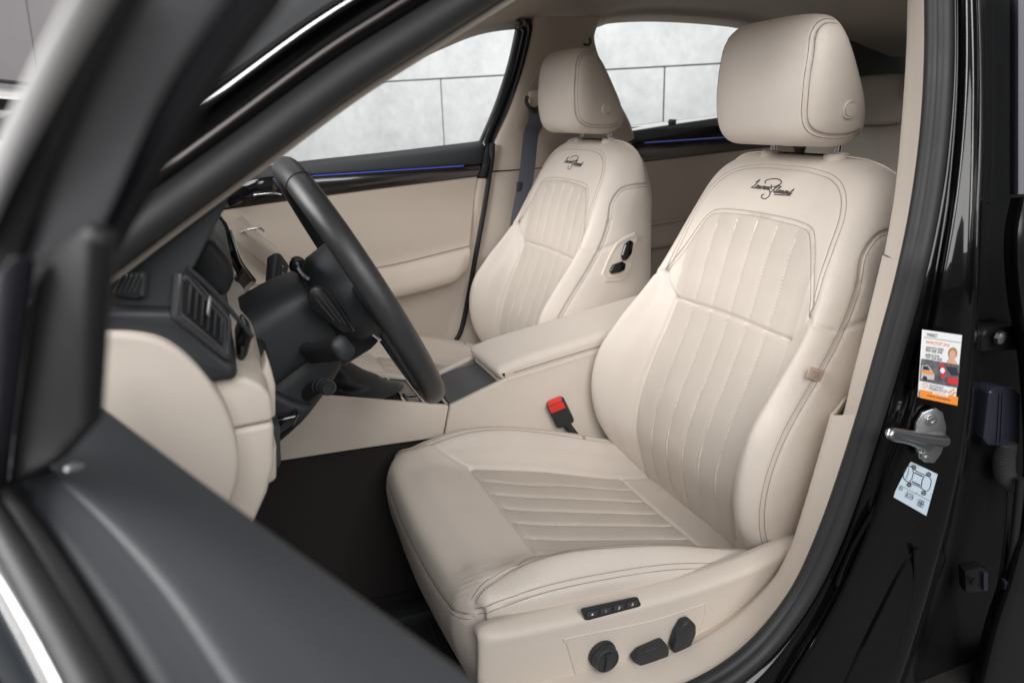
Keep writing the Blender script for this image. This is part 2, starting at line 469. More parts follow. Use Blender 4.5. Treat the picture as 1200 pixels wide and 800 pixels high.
def build_cushion(root):
    # x, centre z, insert z, mid (y,z), crest (y,z), seam (y,z), side (y,z), bottom z
    T = [(-.02, .330, .333, .195, .345, .228, .360, .255, .350, .262, .33, .26),
         (-.14, .336, .340, .195, .358, .230, .380, .258, .368, .266, .34, .26),
         (-.24, .346, .351, .196, .378, .234, .408, .263, .392, .272, .36, .26),
         (-.32, .363, .369, .197, .402, .236, .432, .266, .415, .275, .38, .26),
         (-.40, .382, .388, .198, .424, .237, .455, .268, .436, .277, .40, .26),
         (-.48, .401, .407, .198, .442, .237, .473, .269, .448, .278, .41, .26),
         (-.55, .418, .423, .198, .453, .236, .483, .269, .454, .278, .42, .26),
         (-.61, .434, .437, .196, .457, .233, .483, .268, .456, .277, .42, .26),
         (-.66, .449, .450, .194, .460, .228, .474, .264, .456, .274, .42, .26),
         (-.70, .456, .456, .190, .460, .222, .464, .256, .450, .267, .42, .26),
         (-.727, .452, .451, .188, .456, .222, .458, .252, .446, .260, .41, .26)]
    rows = []
    for x, zc, zi, my, mz, py, pz, sy, sz, wy, wz, bz in T:
        half = [(x, 0, zc), (x, .08, zc+(zi-zc)*.3), (x, .155, zi), (x, my, mz), (x, py, pz), (x, sy, sz), (x, wy, wz), (x, wy-.008, bz)]
        rows.append(mirror(half[1:][::-1])+half)
    # front face rows: bow forward at the centre
    for dx, z, kw, bz in ((-.7485, .438, 1.0, .262), (-.759, .405, .978, .266), (-.757, .36, .97, .27), (-.745, .31, .955, .275), (-.728, .268, .94, .258)):
        half = []
        for k, (yy, dz) in enumerate(((0, 0), (.08, 0), (.155, 0), (.188, 0), (.216, -.001), (.243, -.008), (.252, -.03), (.246, -.06))):
            y = yy*kw; xx = dx-.012*(1-(yy/.25)**2)+(.010 if k >= 5 else 0)+(.018 if k == 6 else 0)+(.05 if k == 7 else 0)
            half.append((xx, y, max(z+dz*(1 if z > .3 else .2), bz-.01)))
        rows.append(mirror(half[1:][::-1])+half)
    sp = [8, 8, 8, 14, 16, 26, 26]; spans = sp+sp[::-1]
    xs = [t[0] for t in T]; rn = [max(3, int(abs(b-a)/.0034)) for a, b in zip(xs[:-1], xs[1:])]+[9, 9, 12, 12, 10]
    G = tensor_n(rows, rn, spans)
    h, w = G.shape[:2]; V0 = G.reshape(-1, 3); F = grid_faces(h, w)
    bv = BVHTree.FromPolygons([tuple(v) for v in V0], F)
    def top(xy, step=.006): return project(bv, resample([(x, y, 0) for x, y in xy], step), (0, 0, -1))
    def near(P3, step=.006):
        P, N = [], []
        for p in resample(P3, step):
            q, n, *_ = bv.find_nearest(Vector(p)); P.append(q[:])
            out = Vector((q[0]+.4, q[1]*1.5, q[2]-.30)); N.append((n if n.dot(out) > 0 else -n)[:])
        return ease(np.array(P), np.array(N), 10)
    seams = []
    seams.append((*top([(-.600, y) for y in (-.158, 0, .158)]), .0045, .0045, 'single'))
    seams.append((*top([(-.240, y) for y in (-.150, 0, .150)]), .0040, .0045, 'single'))
    for s in (1, -1):
        seams.append((*top(crs([(-.600, .158*s), (-.48, .160*s), (-.36, .156*s), (-.24, .150*s), (-.14, .145*s)], 6)), .0045, .005, 'single'))
        seams.append((*near(crs([(-.738, .235*s, .437), (-.70, .226*s, .464), (-.66, .222*s, .474), (-.60, .226*s, .485), (-.52, .232*s, .482), (-.40, .233*s, .456), (-.28, .230*s, .42), (-.16, .228*s, .386)], 8)), .003, .0038, 'double'))
        seams.append((*near(crs([(-.743, .247*s, .426), (-.70, .262*s, .446), (-.64, .268*s, .456), (-.55, .271*s, .455), (-.42, .270*s, .44), (-.30, .267*s, .41), (-.2, .262*s, .385)], 8)), .003, .0036, 'double'))
        seams.append((*near(crs([(-.600, .158*s, .437), (-.635, .185*s, .455), (-.665, .222*s, .472)], 6)), .003, .004, 'single'))
    seams.append((*near(crs([(-.750, -.247, .418), (-.765, -.2, .405), (-.772, -.1, .398), (-.774, 0, .396), (-.772, .1, .398), (-.765, .2, .405), (-.750, .247, .418)], 8)), .003, .0038, 'double'))
    for y in FLUTES:
        seams.append((*top([(-.590, y), (-.25, y*.95)]), .0022, .0038, 'flute'))
    insert = [(-.600, -.158), (-.600, .158), (-.48, .160), (-.36, .156), (-.24, .150), (-.24, -.150), (-.36, -.156), (-.48, -.160)]
    N = grid_normals(G).reshape(-1, 3)
    if N[:, 2].mean() < 0: N = -N
    D = np.array([noise.noise(Vector(v)*9)*.0018+noise.noise(Vector(v)*24)*.0005 for v in V0])
    a = in_poly(V0[:, 0], V0[:, 1], insert)
    k = np.abs(V0[:, 1])/.053; f = np.abs(np.modf(k)[0]-.5)*2
    D[a] += (.0018*(1-f**2)*np.clip((.155-np.abs(V0[:, 1]))/.02, 0, 1))[a]
    # small gathers in the leather at the two front corners
    for s in (1, -1):
        d = np.linalg.norm(V0-np.array([-.742, .222*s, .44]), axis=1)
        D += .0006*np.exp(-(d/.035)**2)*np.sin(V0[:, 1]*620+V0[:, 2]*500)
    for P, _, dep, wid, _ in seams: D -= dep*np.exp(-(dist_poly(V0, P)/wid)**2)
    V = V0+N*D[:, None]
    Fa = np.array(F); C = V[Fa].mean(1); mi = in_poly(C[:, 0], C[:, 1], insert).astype(int)
    o = mobj('cushion', V, F, LEATHER, root, 60, mats=[LEATHER, PERF], midx=mi)
    # closed underneath
    fix_normals(o)
    add_threads(o, BVHTree.FromPolygons([tuple(v) for v in V], F), seams)
    return o
def tensor_n(net, rn, cn):
    G = crs(np.asarray(net, float), rn)
    return np.swapaxes(crs(np.swapaxes(G, 0, 1), cn), 0, 1)

def build_headrest(root):
    T = [(1.0870, -.112, -.028, .085), (1.0885, -.124, -.010, .096), (1.094, -.136, .008, .107), (1.106, -.147, .022, .118), (1.125, -.154, .026, .127),
         (1.16, -.160, .012, .132), (1.20, -.161, -.016, .131), (1.24, -.158, -.044, .126), (1.262, -.151, -.061, .119), (1.276, -.141, -.074, .109),
         (1.284, -.130, -.086, .094), (1.2868, -.120, -.097, .066)]
    G = []; T = [(1.13+(z-1.13)*1.055, a, b, c) for z, a, b, c in T]
    A = crs(np.array(T), [3, 4, 7, 9, 14, 16, 16, 9, 7, 5, 3])
    n = 120
    for z, xf, xb, hw in A:
        cx, hd = (xf+xb)/2, (xb-xf)/2; row = []
        for i in range(n):
            t = 2*math.pi*i/n; c, s = math.cos(t), math.sin(t); e = 0.50
            y = hw*math.copysign(abs(s)**e, s); x = cx-hd*math.copysign(abs(c)**e, c)
            x += .012*(y/.13)**2*(1 if c > 0 else .2)        # the front face is bowed
            y *= 1-.04*max(0, -c); x += .014
            row.append((x, y, z))
        G.append(row)
    G = np.array(G); bv = base_bvh(G)
    seams = []
    for s in (1, -1):
        loop = crs([(-.075, 1.2895), (-.118, 1.287), (-.137, 1.268), (-.143, 1.20), (-.136, 1.135), (-.120, 1.108), (-.085, 1.096), (-.03, 1.0955), (.012, 1.106)], 10)
        P, N = [], []
        for x, z in resample(loop, .005):
            q, nn, *_ = bv.find_nearest(Vector((x-.006, .128*s if z < 1.25 else .121*s, z)))
            P.append(q[:]); N.append((nn if nn.y*s > 0 else -nn)[:])
        seams.append((*ease(np.array(P), np.array(N), 14), .0028, .0034, 'double'))
    wr = lambda V: np.array([noise.noise(Vector(v)*11)*.0018 for v in V])
    o, b2 = finish_body('headrest', G, LEATHER, root, [(s[0], s[2], s[3]) for s in seams], wr)
    add_threads(o, b2, seams)
    for s in (-1,):
        q, nn, _, _ = b2.ray_cast(Vector((-.042, .4*s, 1.147)), Vector((0, -s, 0)))
        nn = np.array(nn) if nn.y*s > 0 else -np.array(nn)
        mb = MB().lathe(np.array(q)-nn*.002, nn, [(.0158, 0), (.0158, .004), (.0145, .0055), (.0125, .0055), (.0118, .004), (.0112, .004), (.0108, .0062), (.004, .0068), (.0005, .0068)])
        fix_normals(mb.obj('release_button', BPLAST, o))
    for s in (1, -1):
        fix_normals(MB().lathe((.004, .079*s, 1.045), (0, 0, 1), [(.0062, 0), (.0062, .07)], 16).obj('headrest_post', CHROME, root))
        mb = MB().lathe((.004, .079*s, 1.056), (.02, 0, 1), [(.021, 0), (.0225, .006), (.0225, .0125), (.020, .0165), (.0105, .0175), (.0085, .0165)], 28)
        if s < 0: mb.box((.004, .079*s-.012, 1.0735), (.016, .018, .006), .002)
        fix_normals(mb.obj('post_sleeve', BPLAST, root))
    return o

def script_mark(o, bvh, cy, cz, width):
    """embroidered two-word script with a looped ampersand, stitched as thread"""
    L = {'L': [(.1, 1.0, .55, 1.5, .62, 1.35, .45, .6, .1, .05, .0, .1, .3, .08, .75, .0, 1.0, .25)],
         'a': [(.55, .5, .3, .6, .05, .3, .2, .02, .5, .3, .58, .55, .5, .1, .65, .02, .85, .3)],
         'u': [(.0, .45, .12, .5, .1, .1, .25, .02, .5, .35, .55, .5, .5, .1, .65, .02, .85, .3)],
         'r': [(.0, .3, .2, .55, .28, .42, .5, .5, .42, .1, .55, .02, .75, .3)],
         'i': [(.0, .3, .18, .52, .15, .1, .28, .02, .5, .3)],
         'n': [(.0, .3, .15, .52, .1, .0, .2, .3, .42, .5, .45, .1, .58, .02, .8, .3)],
         'K': [(.3, 1.3, .15, .0, .2, .4), (.85, 1.35, .5, .8, .2, .62, .55, .35, .75, .02, 1.0, .2)],
         'l': [(.0, .3, .35, 1.0, .3, 1.15, .15, .9, .1, .15, .25, .02, .48, .3)],
         'e': [(.0, .25, .35, .42, .25, .55, .08, .25, .25, .02, .6, .3)],
         'm': [(.0, .3, .15, .52, .1, .0, .2, .3, .38, .5, .38, .0, .5, .35, .68, .5, .7, .1, .82, .02, 1.0, .3)],
         't': [(.1, .3, .3, 1.0, .15, .15, .3, .02, .6, .3), (.05, .65, .5, .68)]}
    adv = {'L': .9, 'a': .8, 'u': .8, 'r': .65, 'i': .45, 'n': .75, 'K': .95, 'l': .42, 'e': .52, 'm': .95, 't': .55}
    strokes = []
    def word(txt, x, y, sc):
        for ch in txt:
            for st in L[ch]:
                p = np.array(st).reshape(-1, 2); strokes.append((p*sc+[x, y]+np.stack([p[:, 1]*sc*.35, p[:, 1]*0], 1)))
            x += adv[ch]*sc
        return x
    x = word('Laurin', 0, .35, 1.0); x2 = word('Klement', x+.75, 0.0, 1.0)
    xm = x+.15
    strokes.append(np.array([(xm-1.6, 1.35), (xm-1.9, 1.75), (xm-.9, 2.2), (xm+.9, 2.25), (xm+1.9, 1.75), (xm+1.3, 1.15), (xm+.2, .9), (xm-.15, .6), (xm+.3, .15), (xm+.75, -.5), (xm+.2, -1.15), (xm-.8, -1.1), (xm-1.0, -.65), (xm-.6, -.45)]))
    strokes.append(np.array([(xm-.1, 1.25), (xm+.2, .8), (xm+.5, .55)]))
    strokes.append(np.array([(x2-3.6, -.28), (x2-1.8, -.22), (x2, -.12)]))
    sc = width/x2; mb = MB()
    for st in strokes:
        P, N = project(bvh, [(0, cy-(u-x2/2)*sc, cz+(v-.5)*sc) for u, v in crs(st, 6)], (1, 0, 0))
        if len(P) > 1: mb.tube(P+N*.0005, .00105, 6)
    mb.obj('embroidered_script', EMBR, o, sharp=None)
EMBR = mat('dark_embroidery_thread', (0.060, 0.045, 0.042), 0.6)

def switch_block(c, ax, size, name, parent, m, bev=.004, ridge=True):
    mb = MB().box(c, size, bev, ax, 3)
    if ridge:
        A = np.asarray(ax); mb.box(np.asarray(c)+A[2]*size[2]*.5+A[1]*size[1]*.1, (size[0]*.55, size[1]*.16, .0016), .0006, ax)
    return fix_normals(mb.obj(name, m, parent))

ds = empty('leather_seat', (-.40, 0, .12), 'cream quilted leather front seat nearest the open door, with control buttons on its base', 'car seat', 'front seats')
bk, bkv = build_backrest(ds)
script_mark(bk, bkv, 0.0, 1.004, .104)
cu_ = build_cushion(ds)
hr = build_headrest(ds)
# ---- copy for the passenger side (shared meshes)
ps = ds.copy(); COL.objects.link(ps); ps.location = (-.40-.029, .74, .12+.009)
ps['label'] = 'cream quilted leather front passenger seat beyond the centre armrest'
pparts = {}
for ch in list(ds.children):
    c2 = ch.copy(); COL.objects.link(c2); c2.parent = ps; pparts[ch.name] = c2
    for g in list(ch.children):
        d2 = g.copy(); COL.objects.link(d2); d2.parent = c2
# ---- base trim with the electric controls, driver seat only in view
def seat_trim(root, s, front=True):
    """moulded side panel, s=-1 outer side"""
    def half(x, ztop, zbot, yo):
        return [(x, .268*s, ztop-.004), (x, .283*s, ztop), (x, (yo-.003)*s, ztop-.008), (x, yo*s, ztop-.030), (x, yo*s, (ztop+zbot)/2), (x, (yo-.006)*s, zbot+.03), (x, (yo-.03)*s, zbot)]
    net = [half(-.735, .398, .25, .274), half(-.752, .418, .24, .288), half(-.742, .431, .235, .300), half(-.70, .432, .23, .306), half(-.60, .428, .23, .308), half(-.50, .424, .23, .309),
           half(-.40, .424, .23, .309), half(-.30, .430, .24, .308), half(-.22, .440, .25, .305), half(-.15, .452, .27, .300), half(-.05, .462, .30, .292)]
    return sheet('side_trim', net, 10, 7, BPLAST, root, thick=.004)
tr = seat_trim(ds, -1)
# recessed control field outline
yt = -.3095

# ------------------------------------------------------------------ setting: floor and concrete wall behind the car
def Y(pts, y): return np.array([on_y(px, py, y) for px, py in pts])
def Yn(z): return -.40+.30*max(0, z-.95)               # plane of the open doorway (leans in above the belt line)
def Yf(z): return 1.09-.35*max(0, z-1.05)              # the far side of the body
def iter_y(px, py, fn, off=0):
    y = fn(1.0)+off
    for _ in range(30):
        q = on_y(px, py, y); y = .5*y+.5*(fn(q[2])+off)
    return on_y(px, py, y)
def near(pts, off=0): return np.array([iter_y(px, py, Yn, off) for px, py in pts])
def far(pts, off=0): return np.array([iter_y(px, py, Yf, off) for px, py in pts])

FLOOR = mat('grey_workshop_floor', (0.16, 0.16, 0.16), 0.35, spec=0.4, mottle=0.12, mscale=3, rvar=0.1)
fl = MB().box((0, 1, -.30), (30, 30, .1)).obj('floor', FLOOR); fl['kind'] = 'structure'

def concrete():
    m = bpy.data.materials.new('pale_concrete'); m.use_nodes = True; nt = m.node_tree; L = nt.links.new
    b = nt.nodes['Principled BSDF']; b.inputs['Roughness'].default_value = 0.75; b.inputs['Specular IOR Level'].default_value = 0.25
    tc = nt.nodes.new('ShaderNodeTexCoord')
    n1 = nt.nodes.new('ShaderNodeTexNoise'); n1.inputs['Scale'].default_value = 3.2; n1.inputs['Detail'].default_value = 8; n1.inputs['Roughness'].default_value = .68
    n2 = nt.nodes.new('ShaderNodeTexNoise'); n2.inputs['Scale'].default_value = 14; n2.inputs['Detail'].default_value = 7; n2.inputs['Roughness'].default_value = .7
    n3 = nt.nodes.new('ShaderNodeTexVoronoi'); n3.inputs['Scale'].default_value = 26
    for n in (n1, n2, n3): L(tc.outputs['Object'], n.inputs['Vector'])
    a = nt.nodes.new('ShaderNodeMath'); a.operation = 'MULTIPLY_ADD'; a.inputs[1].default_value = .55
    L(n1.outputs['Fac'], a.inputs[0]); 
    c = nt.nodes.new('ShaderNodeMath'); c.operation = 'MULTIPLY'; c.inputs[1].default_value = .45; L(n2.outputs['Fac'], c.inputs[0]); L(c.outputs[0], a.inputs[2])
    r = nt.nodes.new('ShaderNodeValToRGB'); r.color_ramp.elements[0].position = .36; r.color_ramp.elements[0].color = (.57, .575, .58, 1)
    r.color_ramp.elements[1].position = .60; r.color_ramp.elements[1].color = (.74, .745, .745, 1)
    L(a.outputs[0], r.inputs[0])
    # small air holes
    p = nt.nodes.new('ShaderNodeMapRange'); p.inputs[1].default_value = .03; p.inputs[2].default_value = .07; p.inputs[3].default_value = .86; p.inputs[4].default_value = 1
    L(n3.outputs['Distance'], p.inputs[0])
    v = nt.nodes.new('ShaderNodeVectorMath'); v.operation = 'SCALE'; L(r.outputs[0], v.inputs[0]); L(p.outputs[0], v.inputs['Scale']); L(v.outputs[0], b.inputs['Base Color'])
    bp = nt.nodes.new('ShaderNodeBump'); bp.inputs['Strength'].default_value = .25; bp.inputs['Distance'].default_value = .004; L(n2.outputs['Fac'], bp.inputs['Height']); L(bp.outputs[0], b.inputs['Normal'])
    return m
CONC = concrete()
GROOVE = mat('dark_joint', (0.16, 0.16, 0.165), 0.9)
wb = R(-35); wc = np.array([1.134, 3.468, 1.482]); wn = np.array([-math.sin(wb), math.cos(wb), 0]); 
jl = [on_p(px, py, wc, wn) for px, py in ((443, 96), (843.7, 74.2))]
wu = jl[1]-jl[0]; wu /= np.linalg.norm(wu); wv = np.cross(wu, wn); wv = wv if wv[2] > 0 else -wv
w0 = on_p(516, 92.5, wc, wn); w1 = on_p(779, 78, wc, wn); pw = (w1-w0) @ wu
wall = empty('concrete_wall', w0-wv*1.7, 'pale concrete panel wall with dark joints beyond the far side windows', 'wall')
g = .0045
for r_, (z0, z1) in enumerate(((-1.8, 0), (0, 1.6), (1.6, 3.2))):
    for k in range(-1, 4):
        u0 = k*pw+(pw*.42 if r_ == 1 else 0); u1 = u0+pw
        o = [w0+wu*(u+du)+wv*(z+dz) for u, z, du, dz in ((u0, z0, g, g), (u1, z0, -g, g), (u1, z1, -g, -g), (u0, z1, g, -g))]
        fix_normals(MB().prism(o, wn*.05, .002, 1).obj('concrete_panel', CONC, wall))
c_ = w0+wn*.06
fix_normals(MB().prism([c_-wu*pw*.57-wv*1.8, c_+wu*pw*4-wv*1.8, c_+wu*pw*4+wv*3.2, c_-wu*pw*.57+wv*3.2], wn*.04).obj('joint_backing', GROOVE, wall))

# ------------------------------------------------------------------ car body: lining, pillars, doorway seal, sill, carpet
body = empty('car_shell', (0, .37, -.2), 'black car body shell around the open doorway, with cream pillars, lining and rubber door seal', 'car body')
# headliner from the tops of the far windows across to the near roof rail
rail_px = [(330, 140), (450, 78), (520, 47), (560, 31), (600, 23.5), (650, 22), (700, 22), (722, 16.5), (760, 14.5), (800, 15.5), (845, 19), (880, 24), (930, 36), (980, 52), (1030, 72)]
rail = far(rail_px)
cols = []
for p in rail:
    x = p[0]; zt = 1.475-.10*((x-.25)/1.25)**2 if abs(x-.25) < 1.8 else 1.25
    zt = max(zt, p[2]+.035)
    cols.append([p+[0, .045, -.012], p+[0, .010, .004], p+[0, -.03, .022], [x, p[1]-.12, p[2]+(zt-p[2])*.62], [x, .62, zt-.006], [x, .37, zt], [x, .1, zt-.008], [x, -.10, zt-.05], [x, -.22, zt-.10]])
sheet('headliner', cols, 6, 6, LINER, body, thick=.012)
# far windscreen pillar trim running down from the lining to the dash
fp_ = far([(345, 132), (290, 163), (230, 197), (165, 236)], -.03)
MB().sweep(crs(fp_, 6), rrect(.05, .075, .015), up=(0, 1, 0)).obj('far_windscreen_pillar_trim', LINER, body)
# outer roof skin above the lining
sk = [[np.array(c)+np.array([0, .02*(1 if i < 3 else 0), .045]) for i, c in enumerate(cc[1:])] for cc in cols]
sheet('roof_skin', sk, 4, 4, PAINT, body, thick=.004)
# far centre pillar: upper and lower trim
L_ = [(631, 20), (627, 45), (617, 85), (602, 130), (586, 166), (579, 200)]
Rr = [(702, 20), (694, 45), (704, 80), (722, 120), (736, 150), (742, 186)]
def pillar(name, Lp, Rp, m, off=-.045, bow=.02):
    rows = []
    for a, b in zip(Lp, Rp):
        A, B = iter_y(*a, Yf, off+.012), iter_y(*b, Yf, off+.012)
        rows.append([A+[0, .05, 0], A, A*.72+B*.28+[0, -bow, 0], A*.4+B*.6+[0, -bow, 0], B, B+[0, .05, 0]])
    return sheet(name, rows, 6, 6, m, body, thick=.006)
pillar('centre_pillar_upper_trim', L_, Rr, BPLAST2)
pillar('centre_pillar_lower_trim', [(577.5, 202), (572, 245), (562, 300), (551, 350), (541, 400), (530, 450)], [(742, 188), (742, 230), (742, 280), (740, 330), (738, 400), (730, 450)], BPLAST2, -.05, .015)
# height slider field on the pillar and its bevelled outline
sl = far([(640, 74), (656, 74), (636, 148), (622, 152), (606, 150), (604, 142), (630, 80)], -.062)
MB().tube(np.vstack([sl, sl[:1]]), .0022, 6).obj('belt_slider_outline', BPLAST2, body)
# black door-frame strip at the rear edge of the far front window
A = far([(603, 22), (609, 30), (608, 42), (599, 80), (584, 125), (567, 165), (562, 180)], .0)
B = far([(619, 24), (626, 33), (625, 46), (616, 84), (601, 128), (583, 168), (578, 184)], -.01)
sheet('door_frame_seal', [[a+[0, .03, 0], a, (a+b)/2+[0, -.014, 0], b, b+[0, .03, 0]] for a, b in zip(A, B)], 6, 5, GLOSSB, body, thick=.004)
gap = [(577, 168), (576, 186), (573, 206), (566, 250), (556, 305), (549, 345), (541, 384), (533, 400)]
MB().tube(crs(far(gap, -.045), 6), .0095, 10).obj('far_door_seal', RUBBER, body)
# quarter trims behind the rear door: far rear pillar, parcel area, hatch
hatch = [[[1.75, y, z] for y in (-.35, .1, .4, .75, 1.05)] for z in (.7, 1.0, 1.3, 1.55)]
HATCH = mat('grey_rear_trim', (0.10, 0.10, 0.093), 0.85, mottle=.05)
sheet('hatch_trim', hatch, 3, 3, HATCH, body, thick=.01)
cp = [[[1.02, Yf(1.0)-.03, 1.0], [1.25, 1.0, 1.02], [1.5, .95, 1.03], [1.74, .9, 1.03]], [[.98, Yf(1.2)-.03, 1.2], [1.2, .98, 1.22], [1.5, .93, 1.22], [1.74, .88, 1.22]],
      [[.86, Yf(1.38)-.03, 1.37], [1.1, .93, 1.40], [1.5, .90, 1.40], [1.74, .86, 1.38]], [[.80, .90, 1.46], [1.1, .88, 1.47], [1.5, .86, 1.46], [1.74, .82, 1.44]]]
sheet('rear_pillar_trim', cp, 5, 5, HATCH, body, thick=.006)
rg = [on_x(px, py, 1.55) for px, py in ((1043, 38), (1052, 29), (1066, 22), (1090, 16), (1120, 40), (1110, 72), (1066, 60), (1052, 50))]
fix_normals(MB().prism(rg, (.02, 0, 0), .004, 2).obj('rear_window_glass', GLOSSB, body))

# outer skin of the far side below the windows
osk = [[[x, 1.115-(.0 if z > .5 else .05), z] for x in (-1.75, -1.0, -.3, .4, 1.1, 1.7)] for z in (.0, .3, .6, .9)]
tp = Y([(150, 217), (250, 202.5), (460, 177.5), (570, 164.5), (840, 135.5), (980, 118)], 1.115)
osk.append([p-[0, 0, .02] for p in tp])
sheet('far_side_skin', osk, 4, 4, PAINT, body, thick=.004)
# floor carpet, tunnel and front bulkhead
car = MB()
car.box((-.35, .37, .045), (2.2, 1.5, .03), .005)
car.obj('floor_carpet', CARPET, body)
sheet('footwell_carpet', [[[-1.75, y, .55] for y in (-.38, 0, .3)], [[-1.68, y, .30] for y in (-.38, 0, .3)], [[-1.50, y, .12] for y in (-.38, 0, .3)], [[-1.30, y, .065] for y in (-.38, 0, .3)]], 5, 3, CARPET, body, thick=.01)

# near A-pillar: rubber seal, gloss frame, slim cream trim strip
Apx = [(60, 345), (130, 293), (200, 240), (290, 174), (400, 93), (480, 42), (560, -8), (640, -58)]
def offs(pts, d): # shift a pixel guide sideways (up-left)
    n = np.array([-.57, -.82]); return [tuple(np.array(p)+n*d) for p in pts]
seal_a = crs(near(Apx), 8)
MB().tube(seal_a, .0165, 16).obj('pillar_rubber_seal', RUBBER, body)
MB().tube(crs(near(offs(Apx, -16), .014), 8), .0065, 12).obj('pillar_seal_lip', RUBBER, body)
MB().sweep(crs(near(offs(Apx, -24), .030), 8), rrect(.012, .011, .003), up=(0, 1, 0)).obj('pillar_trim_strip', BPLAST2, body)
# body pressing ahead of the seal
Pb = [crs(near(offs(Apx, d), o), 8) for d, o in ((10, .012), (22, -.004), (34, -.010), (44, -.002), (56, -.012), (66, -.034), (74, -.036), (80, -.03))]
G = np.stack(Pb, 1)
fix_normals(mobj('windscreen_pillar', G.reshape(-1, 3), grid_faces(*G.shape[:2]), PAINT, body, 60))
MB().tube(crs(near(offs(Apx, 38), -.012), 8), .0035, 8).obj('pillar_drip_bead', mat('brown_black_bead', (0.030, 0.020, 0.018), 0.3), body)
WS = mat('dark_tinted_windscreen', (0.040, 0.041, 0.043), 0.25, coat=.3)
MB().tube(crs(near(offs(Apx, 72), -.037), 8), .0019, 8).obj('windscreen_reflection_bead', SATIN, body)  # metal bead added in place of a white reflection along the glass edge
ws = near(offs(Apx, 78), -.034)
sheet('windscreen_border', [[p, p+[-.012, .02, .010], p+[-.030, .08, .025], p+[-.045, .14, .038]] for p in ws], 5, 5, WS, body, thick=.004)

# near centre pillar: cream trim, double rubber seal, gloss black pressing
trimL = [(1068, -30), (1066, 60), (1060, 150), (1052, 230), (1040, 298)]
trimL2 = [(1036, 300), (1020, 375), (1000, 450), (985, 495), (958, 568), (930, 640), (900, 690), (850, 735), (780, 772), (690, 800), (560, 840)]
sealL = [(1085, -30), (1085, 60), (1080, 150), (1068, 240), (1052, 320), (1030, 400), (1010, 470), (985, 550), (960, 620), (930, 688), (890, 740), (850, 775), (800, 802), (700, 842), (600, 870)]
sealR = [(1113, -30), (1113, 80), (1107, 170), (1096, 250), (1078, 330), (1059, 400), (1040, 465), (1015, 545), (985, 630), (950, 700), (912, 755), (870, 795), (830, 820), (740, 862), (640, 900)]
def mid(a, b, t):
    a = resample(crs(a, 6), 8); b = resample(crs(b, 6), 8); n = 60
    a = np.stack([np.interp(np.linspace(0, 1, n), np.linspace(0, 1, len(a)), a[:, i]) for i in (0, 1)], 1)
    b = np.stack([np.interp(np.linspace(0, 1, n), np.linspace(0, 1, len(b)), b[:, i]) for i in (0, 1)], 1)
    return a*(1-t)+b*t
sL = near(mid(sealL, sealR, .0), .015); sM = mid(sealL, sealR, .28); sM2 = mid(sealL, sealR, .72)
# trim
def trimsheet(name, Lp, Rp):
    a = near(Lp, .07); b = near(Rp, .012)
    rows = [[p+[.085, .05, 0], p+[.018, .010, 0], p, p*.6+q*.4+[0, -.004, 0], q+[0, -.006, 0], q+[.012, -.002, 0]] for p, q in zip(a, b)]
    return sheet(name, rows, 6, 5, BPLAST, body, thick=.004)
trimsheet('pillar_upper_trim', trimL, [(1086, -30), (1086, 60), (1081, 150), (1069, 235), (1055, 310)])
trimsheet('pillar_lower_trim', [(1038, 300), (1019, 378), (1003, 440), (993, 482), (988, 495)], [(1055, 306), (1040, 370), (1021, 440), (1011, 475), (1006, 490)])
trimsheet('sill_trim', [(977, 486), (963, 535), (942, 605), (926, 650), (900, 692), (850, 737), (780, 774), (690, 802), (560, 842)], [(1008, 484), (996, 522), (972, 594), (944, 666), (905, 728), (860, 772), (800, 806), (706, 846), (600, 880)])
MB().tube(crs(near(sM, .004), 2), .0105, 12).obj('doorway_seal_bulb', RUBBER, body)
MB().tube(crs(near(sM2, -.006), 2), .0125, 12).obj('doorway_seal_lip', RUBBER, body)
# gloss pressing with its steps, as one lofted skin from the seal to the outer edge
steps = [  # pixel guides from top to bottom and how far outboard of the doorway plane each one lies
    ([(1110, -30), (1110, 80), (1104, 170), (1093, 250), (1075, 330), (1056, 400), (1037, 465), (1012, 545), (982, 630), (946, 700), (905, 757), (862, 800), (800, 850)], .004),
    ([(1117, -30), (1117, 80), (1111, 170), (1100, 250), (1083, 330), (1065, 400), (1047, 465), (1022, 545), (992, 630), (958, 702), (918, 762), (878, 806), (815, 860)], -.010),
    ([(1124, -30), (1124, 80), (1119, 170), (1110, 250), (1096, 330), (1082, 400), (1068, 450), (1052, 500), (1030, 560), (1000, 650), (965, 720), (930, 775), (880, 850)], -.016),
    ([(1130, -30), (1131, 80), (1127, 170), (1119, 250), (1106, 330), (1094, 400), (1082, 450), (1066, 510), (1042, 575), (1008, 655), (975, 725), (942, 780), (900, 850)], -.030),
    ([(1140, -30), (1142, 80), (1140, 170), (1136, 250), (1130, 330), (1122, 400), (1114, 460), (1100, 530), (1078, 600), (1050, 680), (1020, 745), (985, 800), (950, 850)], -.040),
    ([(1146, -30), (1149, 80), (1149, 170), (1146, 250), (1143, 330), (1139, 400), (1132, 470), (1122, 540), (1106, 610), (1084, 690), (1062, 760), (1040, 820), (1020, 870)], -.052),
    ([(1149, -30), (1152, 80), (1152, 170), (1149, 250), (1146, 330), (1142, 400), (1136, 472), (1126, 542), (1111, 612), (1090, 692), (1068, 762), (1046, 822), (1026, 872)], -.046),
    ([(1154, -30), (1157, 80), (1157, 170), (1153, 250), (1150, 330), (1146, 400), (1141, 474), (1132, 545), (1118, 616), (1098, 696), (1076, 766), (1054, 826), (1034, 876)], -.020),
    ([(1160, -30), (1163, 80), (1162, 170), (1158, 250), (1155, 330), (1151, 400), (1146, 476), (1138, 548), (1126, 620), (1106, 700), (1084, 770), (1062, 830), (1044, 880)], .07)]
net = [near(p, o) for p, o in steps]; net = np.stack(net, 1)
